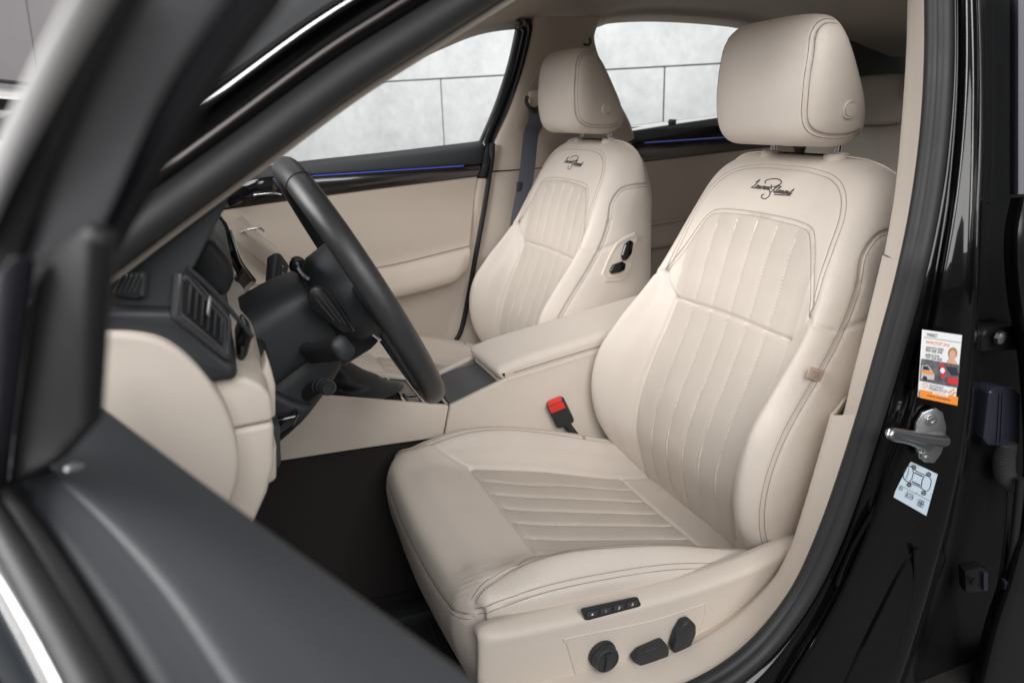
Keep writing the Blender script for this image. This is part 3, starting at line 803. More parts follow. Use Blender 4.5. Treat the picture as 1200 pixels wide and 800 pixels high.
sheet('centre_pillar_pressing', net, 8, 6, PAINT, body, sharp=80)
# raised bead lines pressed in the pillar foot
for pts, o in (([(1072, 452), (1062, 500), (1048, 545), (1022, 600), (995, 648), (980, 685)], -.022), ([(1075, 640), (1060, 660), (1030, 720), (1005, 770), (985, 810)], -.040), ([(1073, 642), (1071, 690), (1050, 760), (1030, 815)], -.047)):
    MB().tube(crs(near(pts, o), 8), .0035, 8).obj('pillar_bead', PAINT, body)
# rear doorway side of the pillar
RDK = mat('satin_black_rear_jamb', (0.010, 0.010, 0.011), 0.3, spec=.4)
rp = [[iter_y(px, py, Yn, .075) for px, py in ((x0, yy), (1190, yy), (1300, yy))] for x0, yy in ((1148, -40), (1150, 100), (1146, 250), (1138, 400), (1122, 550), (1088, 700), (1020, 900))]
sheet('rear_jamb', rp, 4, 4, RDK, body, thick=.01)
BRN = mat('brown_carbon_film', (0.016, 0.011, 0.010), 0.4)
MB().sweep(crs([iter_y(x, y, Yn, .062) for x, y in ((1160, 10), (1161.5, 80), (1161, 160), (1158, 238))], 8), rrect(.012, .003, .001), up=(1, 0, 0)).obj('brown_pillar_strip', BRN, body)

# ---- latch striker, stickers, rear-door wiring
def pfr(px, py, off):                       # local frame on the near pillar: point, u(right in picture), v(up), n(outward)
    p = iter_y(px, py, Yn, off); n = np.array([-.32, -.94, .10]); n /= np.linalg.norm(n)
    v = np.array([0, 0, 1.])-n*n[2]; v /= np.linalg.norm(v); return p, np.cross(v, n)*1.0, v, n
def plate_from_px(pts, off, nrm):
    c = iter_y(*np.mean(pts, axis=0), Yn, off); return np.array([on_p(px, py, c, nrm) for px, py in pts]), c
PN = np.array([-.32, -.94, .10]); PN /= np.linalg.norm(PN)
sp, sc_ = plate_from_px([(1087, 478), (1094, 476), (1102, 482), (1106, 498), (1105, 515), (1100, 530), (1092, 541), (1081, 540), (1072, 528), (1068, 512), (1071, 494), (1078, 482)], -.042, PN)
fix_normals(MB().prism(sp, PN*.006, .0018, 2).obj('latch_plate', SATIN, body))
for q in ((1086.5, 490), (1079, 530)):
    c = on_p(*q, sc_, PN)+PN*.006
    fix_normals(MB().lathe(c, PN, [(.0085, 0), (.0085, .0015), (.0068, .002), (.0066, .005), (.0042, .0055), (.0036, .003), (.0005, .003)], 20).obj('torx_screw', SATIN, body))
a = on_p(1096, 512, sc_, PN)+PN*.004; b = on_p(1078, 519, sc_, PN)+PN*.004
tip = iter_y(1047, 506, Yn, -.075)
sb = crs([a, a+PN*.012, (a+tip)/2+PN*.012, tip, tip-np.array([0, 0, .006]), (b+tip)/2+PN*.004, b+PN*.008, b], 6)
MB().tube(sb, .0056, 12, scale=list(np.linspace(1.7, 1.0, len(sb)//2))+list(np.linspace(1.0, 1.7, len(sb)-len(sb)//2))).obj('latch_bar', SATIN, body)
sb2 = MB().tube(crs([on_p(1100, 508, sc_, PN)+PN*.005, on_p(1085, 510, sc_, PN)+PN*.010, on_p(1070, 506, sc_, PN)+PN*.014], 5), .005, 10).obj('latch_rib', SATIN, body)

# stickers: built flat on the pillar, writing as raised ink
PAPER = mat('white_sticker', (0.78, 0.78, 0.79), 0.4); ORANGE = mat('orange_ink', (0.83, 0.27, 0.04), 0.45); BLUEST = mat('pale_blue_sticker', (0.52, 0.62, 0.70), 0.4)
INK = mat('dark_ink', (0.03, 0.035, 0.05), 0.5); REDI = mat('red_ink', (0.55, 0.04, 0.05), 0.5); SKIN = mat('portrait_tone', (0.65, 0.36, 0.26), 0.5); PHOTO = mat('photo_grey', (0.12, 0.12, 0.13), 0.45, mottle=.5, mscale=160); SILV = mat('photo_silver', (0.5, 0.5, 0.52), 0.4)
HAIRI = mat('portrait_hair_tone', (0.35, 0.22, 0.10), 0.5)
class Sticker:
    """flat label: corners given clockwise from top-left; (s,t) in 0..1 from the top-left corner"""
    def __init__(s, px, off, name, base, label):
        s.c, cc = plate_from_px(px, off, PN); s.w = np.linalg.norm(s.c[1]-s.c[0]); s.h = np.linalg.norm(s.c[3]-s.c[0])
        s.o = fix_normals(MB().prism(s.c, PN*.0012, .0004, 1).obj(name, base, body)); s.o['label'] = label; s.k = 1
    def p(s, u, v, d=.0015): return s.c[0]*(1-u)*(1-v)+s.c[1]*u*(1-v)+s.c[2]*u*v+s.c[3]*(1-u)*v+PN*d
    def poly(s, pts, m, name, d=None):
        s.k += 1; d = .0014+.00012*s.k if d is None else d
        mobj(name, [s.p(u, v, d) for u, v in pts], [tuple(range(len(pts)))], m, s.o, None)
    def rect(s, u0, v0, u1, v1, m, name): s.poly([(u0, v0), (u1, v0), (u1, v1), (u0, v1)], m, name)
    def text(s, txt, u, v, size, m, name='lettering', width=None, rot=0):
        cv = bpy.data.curves.new(name, 'FONT'); cv.body = txt; cv.size = 1; cv.resolution_u = 2
        t = bpy.data.objects.new(name, cv); COL.objects.link(t); bpy.context.view_layer.update()
        me = bpy.data.meshes.new_from_object(t.evaluated_get(bpy.context.evaluated_depsgraph_get())); bpy.data.objects.remove(t); bpy.data.curves.remove(cv)
        V = np.array([w.co[:] for w in me.vertices]); Fc = [tuple(f.vertices) for f in me.polygons]; bpy.data.meshes.remove(me)
        if len(V) == 0: return
        V[:, 0] -= V[:, 0].min(); W_ = V[:, 0].max(); kx = (width/W_) if width else size*s.h/s.w
        a, b = V[:, 0]*kx, V[:, 1]*size
        if rot: a, b = (b*s.h/s.w if False else V[:, 1]*size*s.h/s.w), -V[:, 0]*(width if width else size)/(W_ if width else 1)
        s.k += 1; d = .0014+.00012*s.k
        mobj(name, [s.p(u+x, v-y, d) for x, y in zip(a, b)], Fc, m, s.o, None, smooth=False)
    def line(s, pts, wd, m, name, closed=False):
        s.k += 1; P = np.array([s.p(u, v, .0014+.00012*s.k) for u, v in pts]); MB().sweep(P, [(.0001, -wd), (.0001, wd), (-.0001, wd), (-.0001, -wd)], closed=closed, up=PN).obj(name, m, s.o, sharp=None)
s1 = Sticker([(1080.5, 386), (1127, 392.5), (1119, 474), (1075, 464.5)], -.048, 'service_sticker', PAPER, 'white and orange service sticker with a car photograph on the gloss black pillar')
s1.text('MARKET', .12, .085, .075, INK, width=.26)
s1.line([(.05, .105), (.97, .105)], .0002, INK, 'printed_rule')
s1.text('NON STOP 24 H', .11, .19, .07, ORANGE, width=.58)
s1.text('asistenční služba', .11, .255, .055, INK, width=.45); s1.text('800 600 300', .11, .305, .065, INK, width=.42)
s1.text('zelená linka', .11, .36, .055, INK, width=.36); s1.text('737 234 600', .11, .41, .065, INK, width=.42)
def disc(cu, cv, ru, rv, n=16): return [(cu+ru*math.cos(2*math.pi*i/n), cv+rv*math.sin(2*math.pi*i/n)) for i in range(n)]
s1.poly(disc(.79, .27, .11, .085), HAIRI, 'portrait_hair'); s1.poly(disc(.78, .30, .085, .075), SKIN, 'portrait_face'); s1.poly([(.70, .36), (.86, .36), (.93, .42), (.66, .42)], SKIN, 'portrait_shoulders')
s1.rect(0.01, .42, .99, .745, PHOTO, 'printed_photo')
s1.poly([(.02, .52), (.16, .50), (.28, .56), (.36, .62), (.36, .70), (.02, .72)], SILV, 'printed_estate_car'); s1.rect(.03, .585, .33, .63, ORANGE, 'printed_car_stripe')
s1.poly(disc(.12, .70, .06, .035), INK, 'printed_wheel'); s1.poly([(.05, .525), (.16, .515), (.24, .57), (.05, .58)], INK, 'printed_car_window')
s1.poly([(.46, .46), (.56, .44), (.64, .52), (.62, .64), (.52, .66), (.5, .55)], REDI, 'printed_figure'); s1.poly(disc(.55, .54, .06, .04), PAPER, 'printed_highlight')
s1.poly([(.68, .64), (.82, .60), (.98, .62), (.98, .71), (.70, .71)], REDI, 'printed_red_car')
s1.poly([(.62, .47), (.9, .46), (.98, .57), (.8, .58)], INK, 'printed_windscreen')
s1.line(disc(.14, .80, .055, .032), .0003, ORANGE, 'printed_ring', True)
s1.text('ASISTENCE', .25, .80, .045, INK, width=.36); s1.text('MOBILITA 24', .25, .85, .06, INK, width=.46)
for k in range(4): s1.poly(disc(.86+.06*math.cos(k*math.pi/2), .82+.035*math.sin(k*math.pi/2), .026, .016, 8), ORANGE, 'printed_petal')
s1.rect(.0, .875, 1.0, 1.0, ORANGE, 'orange_band'); s1.rect(.33, .865, .72, .905, PAPER, 'printed_tab'); s1.text('SERVIS', .36, .90, .045, ORANGE, width=.32)
s1.text('www.asistence', .18, .955, .05, INK, width=.62)
s2 = Sticker([(1059, 536.5), (1098.5, 555), (1085, 604), (1046.5, 582)], -.040, 'tyre_pressure_label', BLUEST, 'pale blue tyre pressure label with a car diagram on the gloss black pillar')
ln = lambda pts, w=.0005, c=False: s2.line(pts, w, INK, 'printed_diagram_line', c)
ln(crs([(.10, .22), (.16, .12), (.28, .12), (.42, .15), (.62, .15), (.78, .14), (.86, .2), (.88, .34), (.84, .46), (.74, .48), (.6, .46), (.42, .47), (.26, .48), (.14, .46), (.09, .36), (.10, .22)], 4))
ln([(.3, .14), (.34, .24), (.34, .38), (.3, .47)]); ln([(.18, .16), (.20, .3), (.18, .45)], .0003); ln([(.64, .17), (.62, .3), (.64, .45)]); ln([(.36, .2), (.6, .2)], .0007); ln([(.36, .42), (.6, .42)], .0007)
for u, v in ((.30, .09), (.74, .09), (.30, .53), (.74, .54)): ln(disc(u, v, .055, .04, 12), .0006, True); ln([(u-.03, v), (u+.03, v)])
s2.rect(.05, .635, .97, .642, INK, 'printed_rule'); s2.line([(.55, .64), (.55, .60)], .0003, INK, 'printed_rule')
s2.text('R17', .28, .84, .12, INK, width=.22); s2.text('D12', .29, .75, .09, INK, width=.2); ln(disc(.10, .70, .04, .04, 10), .0004, True)
ln([(.66, .72), (.8, .72), (.8, .86), (.66, .86)], .0005, True); ln([(.73, .72), (.73, .86)]); ln([(.66, .79), (.8, .79)])
s2.text('bar kPa', .93, .50, .05, INK, width=.04)
s3 = Sticker([(1024, 520), (1044, 524), (1032, 575), (1012, 568)], -.004, 'sticker_reflection', mat('reflection_grey', (0.045, 0.047, 0.055), 0.5), 'painted dim reflection of the stickers in the black pillar step')  # grey plate and its rings stand in for the stickers' reflection in the gloss
s3.line(disc(.5, .25, .25, .12, 12), .0005, INK, 'printed_ring', True); s3.line(disc(.4, .6, .2, .10, 12), .0005, INK, 'printed_ring', True)
s3.o.parent = body

# rear door hinge side: wiring boot, hinge bracket, check strap (seen at the right edge)
rd = empty('vehicle_door', (-.02, -.30, .45), 'black front edge of a rear door with wiring boot right of the pillar', 'car door')
BOOTP = mat('navy_black_plastic', (0.026, 0.028, 0.042), 0.25, spec=.6)
BOOTR = mat('corrugated_rubber', (0.045, 0.045, 0.047), 0.42)
fix_normals(MB().prism([[.22, -.30, .0], [1.75, -.30, .0], [1.75, -.30, .95], [.22, -.30, .92]], (0, -.02, 0), .005).obj('cabin_light_blocker', PAINT, rd))  # unseen panel added to keep softbox light out of the rear cabin
RR = lambda px, py, o=.02: iter_y(px, py, Yn, o)
edge = [[RR(px, yy, o) for px, o in ((1187, .04), (1192, .0), (1204, -.01), (1240, -.01))] for yy in (-40, 60, 150, 205, 228)]
sheet('window_frame_edge', edge, 5, 5, mat('blue_grey_door_frame', (0.10, 0.10, 0.125), .5), rd, thick=.004)
edge2 = [[RR(px+dx, yy, o) for px, o in ((1176, .03), (1184, .0), (1196, -.012), (1240, -.012))] for yy, dx in ((232, 12), (280, 4), (350, 8), (420, 20), (520, 26), (600, 22), (640, 8), (690, -6), (740, -22), (860, -50))]
sheet('door_edge_panel', edge2, 6, 5, RDK, rd, thick=.004)
MB().tube(crs([RR(px, py, .005) for px, py in ((1196, 560), (1192, 600), (1186, 650), (1178, 690), (1164, 730), (1156, 770), (1152, 820))], 8), .007, 10).obj('door_edge_seal', RUBBER, rd)
o_ = [RR(px, py, .03) for px, py in ((1160, 459), (1168, 454), (1190, 455), (1197, 462), (1196, 520), (1190, 524), (1158, 523), (1153, 516))]
fix_normals(MB().prism(o_, (.01, .035, 0), .006, 3).obj('wiring_plug', BOOTP, rd))
for xx in (1172, 1176): MB().tube([RR(xx, 460, .028), RR(xx-3, 518, .028)], .0016, 6).obj('plug_rib', BOOTP, rd)
bt = crs([RR(px, py, .035) for px, py in ((1179, 518), (1176, 538), (1178, 556), (1187, 567), (1200, 570), (1214, 560))], 12)
bt = resample(bt, .0011); sc2 = [1+.13*(1 if (i//2) % 2 else -1) for i in range(len(bt))]
MB().tube(bt, .0155, 18, scale=sc2).obj('corrugated_boot', BOOTR, rd)
MB().tube(crs([RR(px, py, .03) for px, py in ((1183, 575), (1180, 620), (1172, 680), (1162, 720), (1160, 790))], 6), .004, 8).obj('wiring_cable', BOOTR, rd)
fix_normals(MB().prism([RR(px, py, .0) for px, py in ((1131, 669), (1150, 664), (1158, 668), (1158, 694), (1132, 694))], (.01, .02, 0), .002).obj('hinge_bracket', RDK, rd))
fix_normals(MB().prism([RR(px, py, -.005) for px, py in ((1153, 671), (1158, 671), (1158, 692), (1153, 692))], (.006, .012, 0), .001).obj('hinge_leaf', BOOTP, rd))
fix_normals(MB().prism([RR(px, py, -.005) for px, py in ((1178, 682), (1186, 680), (1186, 706), (1178, 702))], (.006, .012, 0), .001).obj('hinge_leaf', BOOTP, rd))
fix_normals(MB().lathe(RR(1139, 680, -.006), (0, -1, 0), [(.007, 0), (.007, .004), (.004, .006), (.0005, .006)], 8).obj('hinge_bolt', RDK, rd))
fix_normals(MB().lathe(RR(1170, 395, .02), (0, -1, 0), [(.011, 0), (.011, .006), (.006, .009), (.0005, .009)], 8).obj('hinge_bolt', SATIN, rd))
fix_normals(MB().prism([RR(px, py, .03) for px, py in ((1150, 385), (1200, 380), (1200, 410), (1150, 412))], (.0, .03, 0), .003).obj('upper_hinge', RDK, rd))

# ------------------------------------------------------------------ far front door
pd = empty('vehicle_door', (-.6, 1.09, .35), 'cream and black far front door with a blue light strip below its window', 'car door')
def glassmat():
    m = bpy.data.materials.new('clear_window_glass'); m.use_nodes = True; nt = m.node_tree; L = nt.links.new
    nt.nodes.remove(nt.nodes['Principled BSDF']); out = nt.nodes['Material Output']
    t = nt.nodes.new('ShaderNodeBsdfTransparent'); t.inputs[0].default_value = (.93, .95, .945, 1)
    g_ = nt.nodes.new('ShaderNodeBsdfGlossy'); g_.inputs['Roughness'].default_value = .01
    fr = nt.nodes.new('ShaderNodeFresnel'); fr.inputs[0].default_value = 1.45; mx = nt.nodes.new('ShaderNodeMixShader')
    L(fr.outputs[0], mx.inputs[0]); L(t.outputs[0], mx.inputs[1]); L(g_.outputs[0], mx.inputs[2]); L(mx.outputs[0], out.inputs[0]); return m
GLASS = glassmat()
sill = Y([(150, 217), (250, 202.5), (350, 189.5), (460, 177.5), (545, 167.5), (570, 164.5), (575, 167)], 1.10)
ledp = Y([(140, 226), (240, 216), (350, 206.8), (450, 200.2), (543, 194), (567, 192.4), (574, 193)], 1.035)
bot = Y([(150, 262), (250, 248), (350, 234), (450, 221), (540, 209.6), (563, 206.8), (572, 206.5)], 1.040)
rows = [[s+[0, .015, -.02], s, s+[0, -.012, -.004], s*.6+l*.4+[0, -.008, .004], l+[0, 0, .006], l+[0, .004, .001]] for s, l in zip(sill, ledp)]
for i, dy in ((-2, .006), (-1, .03)):
    rows[i] = [np.array(p)+[0, dy*.6, 0] for p in rows[i]]
sheet('window_shelf', rows, 6, 6, SHELFP, pd, thick=.003)
rows = [[l+[0, .006, -.001], l+[0, .002, -.004], l*.5+b*.5+[0, -.004, 0], b+[0, 0, .003], b+[0, .012, 0]] for l, b in zip(ledp[:-1], bot[:-1])]
sheet('decor_strip', rows, 6, 5, WOODD, pd, thick=.002)
# rear end cap that wraps shelf and strip
ec = [[p+np.array([-.006, -.001, 0]), p+np.array([.004, -.004, 0]), p+np.array([.014, .004, 0]), p+np.array([.018, .03, 0])] for p in (sill[5]+[0, -.018, -.01], sill[5]*.5+ledp[5]*.5+[0, -.012, 0], ledp[5]+[0, -.004, 0], bot[5]+[0, -.003, 0])]
sheet('shelf_end_cap', ec, 5, 5, SHELFP, pd, thick=.003)
MB().tube(ledp[:5]+[0, -.0025, -.001], .0015, 8).obj('light_strip', LED, pd)
# handle bezel at the front of the strip
fix_normals(MB().prism(Y([(266, 219), (300, 208), (318, 206), (326, 222), (318, 230), (268, 243)], 1.030), (0, .012, 0), .004).obj('handle_recess', GLOSSB, pd))
MB().tube(crs(Y([(297, 228.5), (310, 227), (322, 226.5), (330, 228)], 1.024), 6), .0028, 10).obj('inner_handle', CHROME, pd)
MB().tube(crs(Y([(285, 212), (300, 209), (325, 206)], 1.026), 6), .002, 8).obj('handle_bezel', SHELFP, pd)
# padded panel
top = bot; z3 = []
R_edge = Y([(568, 209), (556, 290), (551, 318), (546, 345), (532, 397)], 1.05)
lead = [(150, 262), (250, 248), (350, 234), (450, 221), (540, 209.6), (559, 207.3)]
cr_ = [(150, 352), (250, 340), (350, 327), (450, 312), (530, 293), (550, 288)]
lo = [(150, 392), (250, 382), (350, 370), (450, 352), (525, 333), (543, 322)]
bt_ = [(150, 520), (250, 500), (350, 470), (450, 435), (520, 408), (530, 402)]
net = []
for k in range(6):
    a = on_y(*lead[k], 1.042); c = on_y(*cr_[k], 1.030); d = on_y(*lo[k], .985 if k < 5 else 1.02); e = on_y(*bt_[k], 1.055)
    net.append([a, a*.7+c*.3+[0, .006, 0], a*.3+c*.7+[0, .004, 0], c, c*.75+d*.25+[0, -.020, 0], c*.3+d*.7+[0, -.022, 0], d, d+[0, .035, -.006], d*.75+e*.25+[0, .05 if k < 5 else .02, 0], e])
o = sheet('padded_panel', net, 10, 7, BPLAST2, pd, thick=.004)
edge = [[p+np.array([-.045, .012, 0]), p+np.array([-.022, -.003, 0]), p+np.array([-.003, -.005, 0]), p+np.array([.008, .0, 0]), p+np.array([.012, .03, 0])] for p in R_edge]
sheet('panel_edge_trim', edge, 8, 5, BPLAST2, pd, thick=.003)
MB().tube(crs([on_y(px, py, 1.0275) for px, py in cr_[1:]], 6), .0014, 6).obj('armrest_crease_shadow', THREAD, pd)  # dark tube stands in for the shadow gap in the armrest crease
# pull handle near the front of the panel
ph = crs([on_y(275, 262, .975), on_y(297, 284, .955), on_y(325, 307, .955), on_y(352, 330, .975)], 8)
MB().sweep(ph, rrect(.062, .034, .014), up=(0, -.3, 1)).obj('pull_handle', BPLAST2, pd)
MB().tube(crs([on_y(281, 273, .94), on_y(290, 269, .94), on_y(304, 267.5, .94), on_y(310, 271, .945)], 6), .003, 8).obj('pull_handle_bezel', SATIN, pd)
gl = [far([p])[0] for p in ((150, 225), (575, 172), (622, 45), (612, 22), (560, 26), (420, 90), (250, 170))]
mobj('window_glass', gl, [tuple(range(len(gl)))], GLASS, pd, None, smooth=False)

# ------------------------------------------------------------------ far rear door
fr = empty('vehicle_door', (.5, 1.09, .35), 'dim cream far rear door with blue light strip, seen between the two headrests', 'car door')
sill = Y([(715, 151), (735, 148), (780, 142.5), (840, 135.5), (900, 128), (980, 118)], 1.10)
ledp = Y([(715, 169.5), (755, 167), (800, 164), (845, 161), (900, 157.5), (980, 152)], 1.035)
bot = Y([(715, 194), (755, 190), (800, 185), (845, 179.5), (900, 173), (980, 163)], 1.040)
rows = [[s+[0, .015, -.02], s, s+[0, -.012, -.004], s*.6+l*.4+[0, -.008, .004], l+[0, 0, .006], l+[0, .004, .001]] for s, l in zip(sill, ledp)]
sheet('window_shelf', rows, 5, 6, GLOSSB, fr, thick=.003)
rows = [[l+[0, .006, -.001], l+[0, .002, -.004], l*.5+b*.5+[0, -.004, 0], b+[0, 0, .003], b+[0, .012, 0]] for l, b in zip(ledp, bot)]
sheet('decor_strip', rows, 5, 5, WOODD, fr, thick=.002)
MB().tube(ledp[1:5]+[0, -.0025, -.001], .0015, 8).obj('light_strip', LED, fr)
fix_normals(MB().box(on_y(788, 142, 1.085)+[0, 0, -.002], (.022, .02, .016), .003).obj('lock_pin_guide', SHELFP, fr))
net = [[p, p+[0, .006, -.10], p+[0, -.03, -.24], p+[0, -.035, -.30], p+[0, .01, -.33], p+[0, .0, -.60]] for p in bot]
sheet('padded_panel', net, 5, 7, BPLAST2, fr, thick=.004)
MB().tube(crs(Y([(730, 268), (770, 262), (830, 250)], .99), 6), .006, 8).obj('armrest_edge', BPLAST2, fr)
gl = [far([p])[0] for p in ((728, 160), (900, 135), (960, 60), (880, 18), (760, 10), (705, 17), (690, 46))]
mobj('window_glass', gl, [tuple(range(len(gl)))], GLASS, fr, None, smooth=False)
MB().tube(crs(far([(684, 52), (689, 53), (692, 50), (691, 45)], -.08), 5), .0035, 8).obj('coat_hook', GREYP, body)

# ------------------------------------------------------------------ rear seat
rs = empty('bench_seat', (1.1, .37, .3), 'cream rear bench seat in shadow behind the driver seat', 'car seat')
def cushion_block(name, c, size, m, parent, puff=.02, e=.35):
    V = []; n, k = 40, 20
    for i in range(k+1):
        t = math.pi*i/k
        for j in range(n):
            p = 2*math.pi*j/n
            f = lambda v: math.copysign(abs(v)**e, v)
            V.append((c[0]+size[0]/2*f(math.sin(t))*f(math.cos(p)), c[1]+size[1]/2*f(math.sin(t))*f(math.sin(p)), c[2]+size[2]/2*f(math.cos(t))))
    return fix_normals(mobj(name, V, grid_faces(k+1, n, True), m, parent, 60))
for y in (-.0, .37, .74):
    cushion_block('headrest', (1.10, y+.03, 1.235), (.11, .25, .165), LEATHER, rs, e=.45)
bkk = [[[1.00+.06*(z-.4)/.7+(.0 if z > .45 else -.3), y, z] for y in np.linspace(-.26, 1.0, 9)] for z in (.40, .5, .7, .9, 1.04)]
bkk.append([[1.075, y, 1.115] for y in np.linspace(-.26, 1.0, 9)]); bkk.append([[1.13, y, 1.145] for y in np.linspace(-.26, 1.0, 9)]); bkk.append([[1.22, y, 1.135] for y in np.linspace(-.26, 1.0, 9)])
o = sheet('backrest', bkk, 8, 12, LEATHER, rs, thick=.02)
mb = MB(); mb2 = MB()
for y in np.arange(-.22, .97, .045):
    mb.tube([(1.0+.06*(z-.4)/.7-.003, y, z) for z in (.6, .8, 1.02)], .0035, 6)
mb.obj('backrest_flutes', PERF, rs)
MB().tube([(1.057, y, 1.075) for y in np.linspace(-.25, .99, 12)], .003, 6).obj('backrest_piping', THREAD, rs)
cushion_block('cushion', (.82, .35, .33), (.55, 1.20, .22), LEATHER, rs)
# ------------------------------------------------------------------ belts
sb = empty('seat_belt', (-.05, 1.0, .4), 'slate seat belt hanging from the far centre pillar behind the passenger headrest', 'seat belt')
anc = far([(629, 118)], -.085)[0]
pts = [anc+[0, 0, .01], anc+[-.004, -.006, -.06], far([(622, 160)], -.10)[0], far([(617, 205)], -.12)[0], far([(607, 260)], -.13)[0], far([(596, 330)], -.14)[0]]
MB().sweep(crs(pts, 8), rrect(.047, .0018, .0008, 2), up=(.75, -.45, 0)).obj('webbing', BELT, sb)
fix_normals(MB().prism(far([(621, 108), (632, 104), (640, 112), (641, 126), (634, 131), (622, 124)], -.095), (0, .02, 0), .005, 3).obj('anchor_cover', BPLAST2, sb))
MB().tube(crs(far([(618, 113), (617, 120), (624, 130), (637, 133)], -.10), 5), .006, 8).obj('anchor_guide', BLACKP, sb)
fix_normals(MB().box(far([(609, 219)], -.115)[0], (.02, .012, .03), .004).obj('tongue_stop', BLACKP, sb))
bu = empty('belt_buckle', (-.31, .285, .40), 'black seat belt buckle with a red press button between driver seat and centre console', 'seat belt buckle')
bt0 = on_y(648, 466, .258); bt1 = on_y(670, 510, .254); ax = bt0-bt1; Lb = np.linalg.norm(ax); ax /= Lb
s_ = np.cross(ax, [-.5, -.85, .2]); s_ /= np.linalg.norm(s_); n_ = np.cross(s_, ax)
if n_[1] > 0: n_ = -n_; s_ = -s_
M_ = np.array([s_, n_, ax]); cb = (bt0*.62+bt1*.38)
fix_normals(MB().box(cb, (.043, .025, .066), .006, M_, 3).obj('buckle_case', BLACKP, bu))
fix_normals(MB().box(cb+ax*.0325, (.034, .020, .006), .0018, M_, 2).obj('red_button', RED, bu))
fix_normals(MB().box(cb+ax*.0225+n_*.0125, (.035, .003, .017), .001, M_, 2).obj('red_button', RED, bu))
MB().tube(crs([cb-ax*.028, cb-ax*.05+[.004, 0, 0], cb-ax*.09+[.02, 0, -.01]], 6), .009, 10).obj('buckle_stalk', BLACKP, bu)

# ------------------------------------------------------------------ controls on the driver seat base
YP = -.311
def yplate(pts, y, ext, bev, name, m, parent, seg=2):
    return fix_normals(MB().prism(Y(pts, y), (0, ext, 0), bev, seg).obj(name, m, parent))
fld = crs(Y([(664, 752), (668, 747), (760, 728), (820, 709), (826, 711), (824, 726), (812, 757), (795, 772), (740, 790), (684, 796), (676, 792), (664, 752)], YP+.002), 4)
MB().tube(fld, .0016, 6, closed=False).obj('control_field_outline', BPLAST, tr)
mp = Y([(679.5, 713), (682, 711), (742, 698), (746, 698), (749.5, 706), (747, 708.5), (688, 724), (684, 724)], -.3045)
m_n = np.cross(mp[4]-mp[0], mp[7]-mp[0]); m_n /= np.linalg.norm(m_n); m_n = m_n if m_n[1] < 0 else -m_n
mpo = fix_normals(MB().prism(mp+m_n*.001, m_n*.004, .0012, 2).obj('memory_panel', BLACKP, ds))
mu = Y([(745, 703)], -.3045)[0]-Y([(684, 718)], -.3045)[0]; ml = np.linalg.norm(mu); mu /= ml; mv = np.cross(m_n, mu); m0 = Y([(684, 718)], -.3045)[0]
for k in range(4):
    c = m0+mu*ml*(.12+.255*k)+m_n*.0055
    fix_normals(MB().box(c, (ml*.20, .0085, .0022), .0008, np.array([mu, mv, m_n])).obj('memory_button', GREYP, mpo))
    if k == 0: P_ = [disc(0, 0, .30, .30, 10)]
    else: P_ = {1: [[(-.05, -.35), (.05, -.35), (.05, .35), (-.05, .35)]], 2: [[(-.25, .35), (.25, .35), (.25, .05), (-.15, -.25), (.25, -.25), (.25, -.38), (-.3, -.38), (-.3, -.2), (.12, .08), (.12, .22), (-.25, .22)]],
              3: [[(-.25, .35), (.28, .35), (.28, -.35), (-.25, -.35), (-.25, -.22), (.15, -.22), (.15, -.06), (-.1, -.06), (-.1, .06), (.15, .06), (.15, .22), (-.25, .22)]]}[k]
    for poly in P_:
        mobj('printed_mark', [c+m_n*.0014+mu*a*.006+mv*b*.006 for a, b in poly], [tuple(range(len(poly)))], PAPER, mpo, None, smooth=False)
kn = on_y(705, 765, YP)
ko = fix_normals(MB().lathe(kn, (0, -1, 0), [(.0225, 0), (.0225, .004), (.0215, .0055), (.0205, .0055), (.0205, .014), (.019, .0165), (.0175, .017), (.0005, .0172)], 36).obj('lumbar_knob', BLACKP, ds))
fix_normals(MB().prism([kn+np.array([x, -.0165, z]) for x, z in ((-.0055, .015), (.0055, .015), (.0035, .006), (.0035, -.006), (.0055, -.015), (-.0055, -.015), (-.0035, -.006), (-.0035, .006))], (0, -.0035, 0), .0012, 2).obj('knob_grip', BLACKP, ko))
MB().tube([kn+np.array([.0185*math.cos(t), -.0172, .0185*math.sin(t)]) for t in np.linspace(0, 2*math.pi, 41)[:-1]], .0008, 6, closed=True).obj('knob_ring', GREYP, ko)
def rocker(pts, y, name, m=BLACKP):
    o = yplate(pts, y, -.016, .0035, name, m, ds, 2); P_ = Y(pts, y-.0165); c = P_.mean(0)
    d = P_[4]-P_[0]; k = np.argmax(np.linalg.norm(P_-c, axis=1)); d = P_[k]-c; d /= np.linalg.norm(d); s_ = np.array([d[2], 0, -d[0]]); s_ = s_ if s_[2] < 0 else -s_
    MB().tube([c-d*.012+s_*.0035, c+d*.010+s_*.0035], .0009, 6).obj('grip_line', GREYP, o); return o
rocker([(736, 767), (745, 757), (768, 747), (773, 745), (778, 752), (777, 762), (770, 767), (746, 774)], YP, 'cushion_rocker')
rocker([(782, 753), (787, 737), (795, 723), (803, 720), (809, 725), (809, 735), (800, 757), (794, 762), (784, 759)], YP, 'backrest_rocker')

def hit(bvh, px, py, off=(0, 0, 0)):
    h = bvh.ray_cast(Vector(CAM-np.array(off)), Vector(ray(px, py)))
    n = h[1] if h[1].dot(Vector(ray(px, py))) < 0 else -h[1]
    return np.array(h[0])+np.array(off), np.array(n)
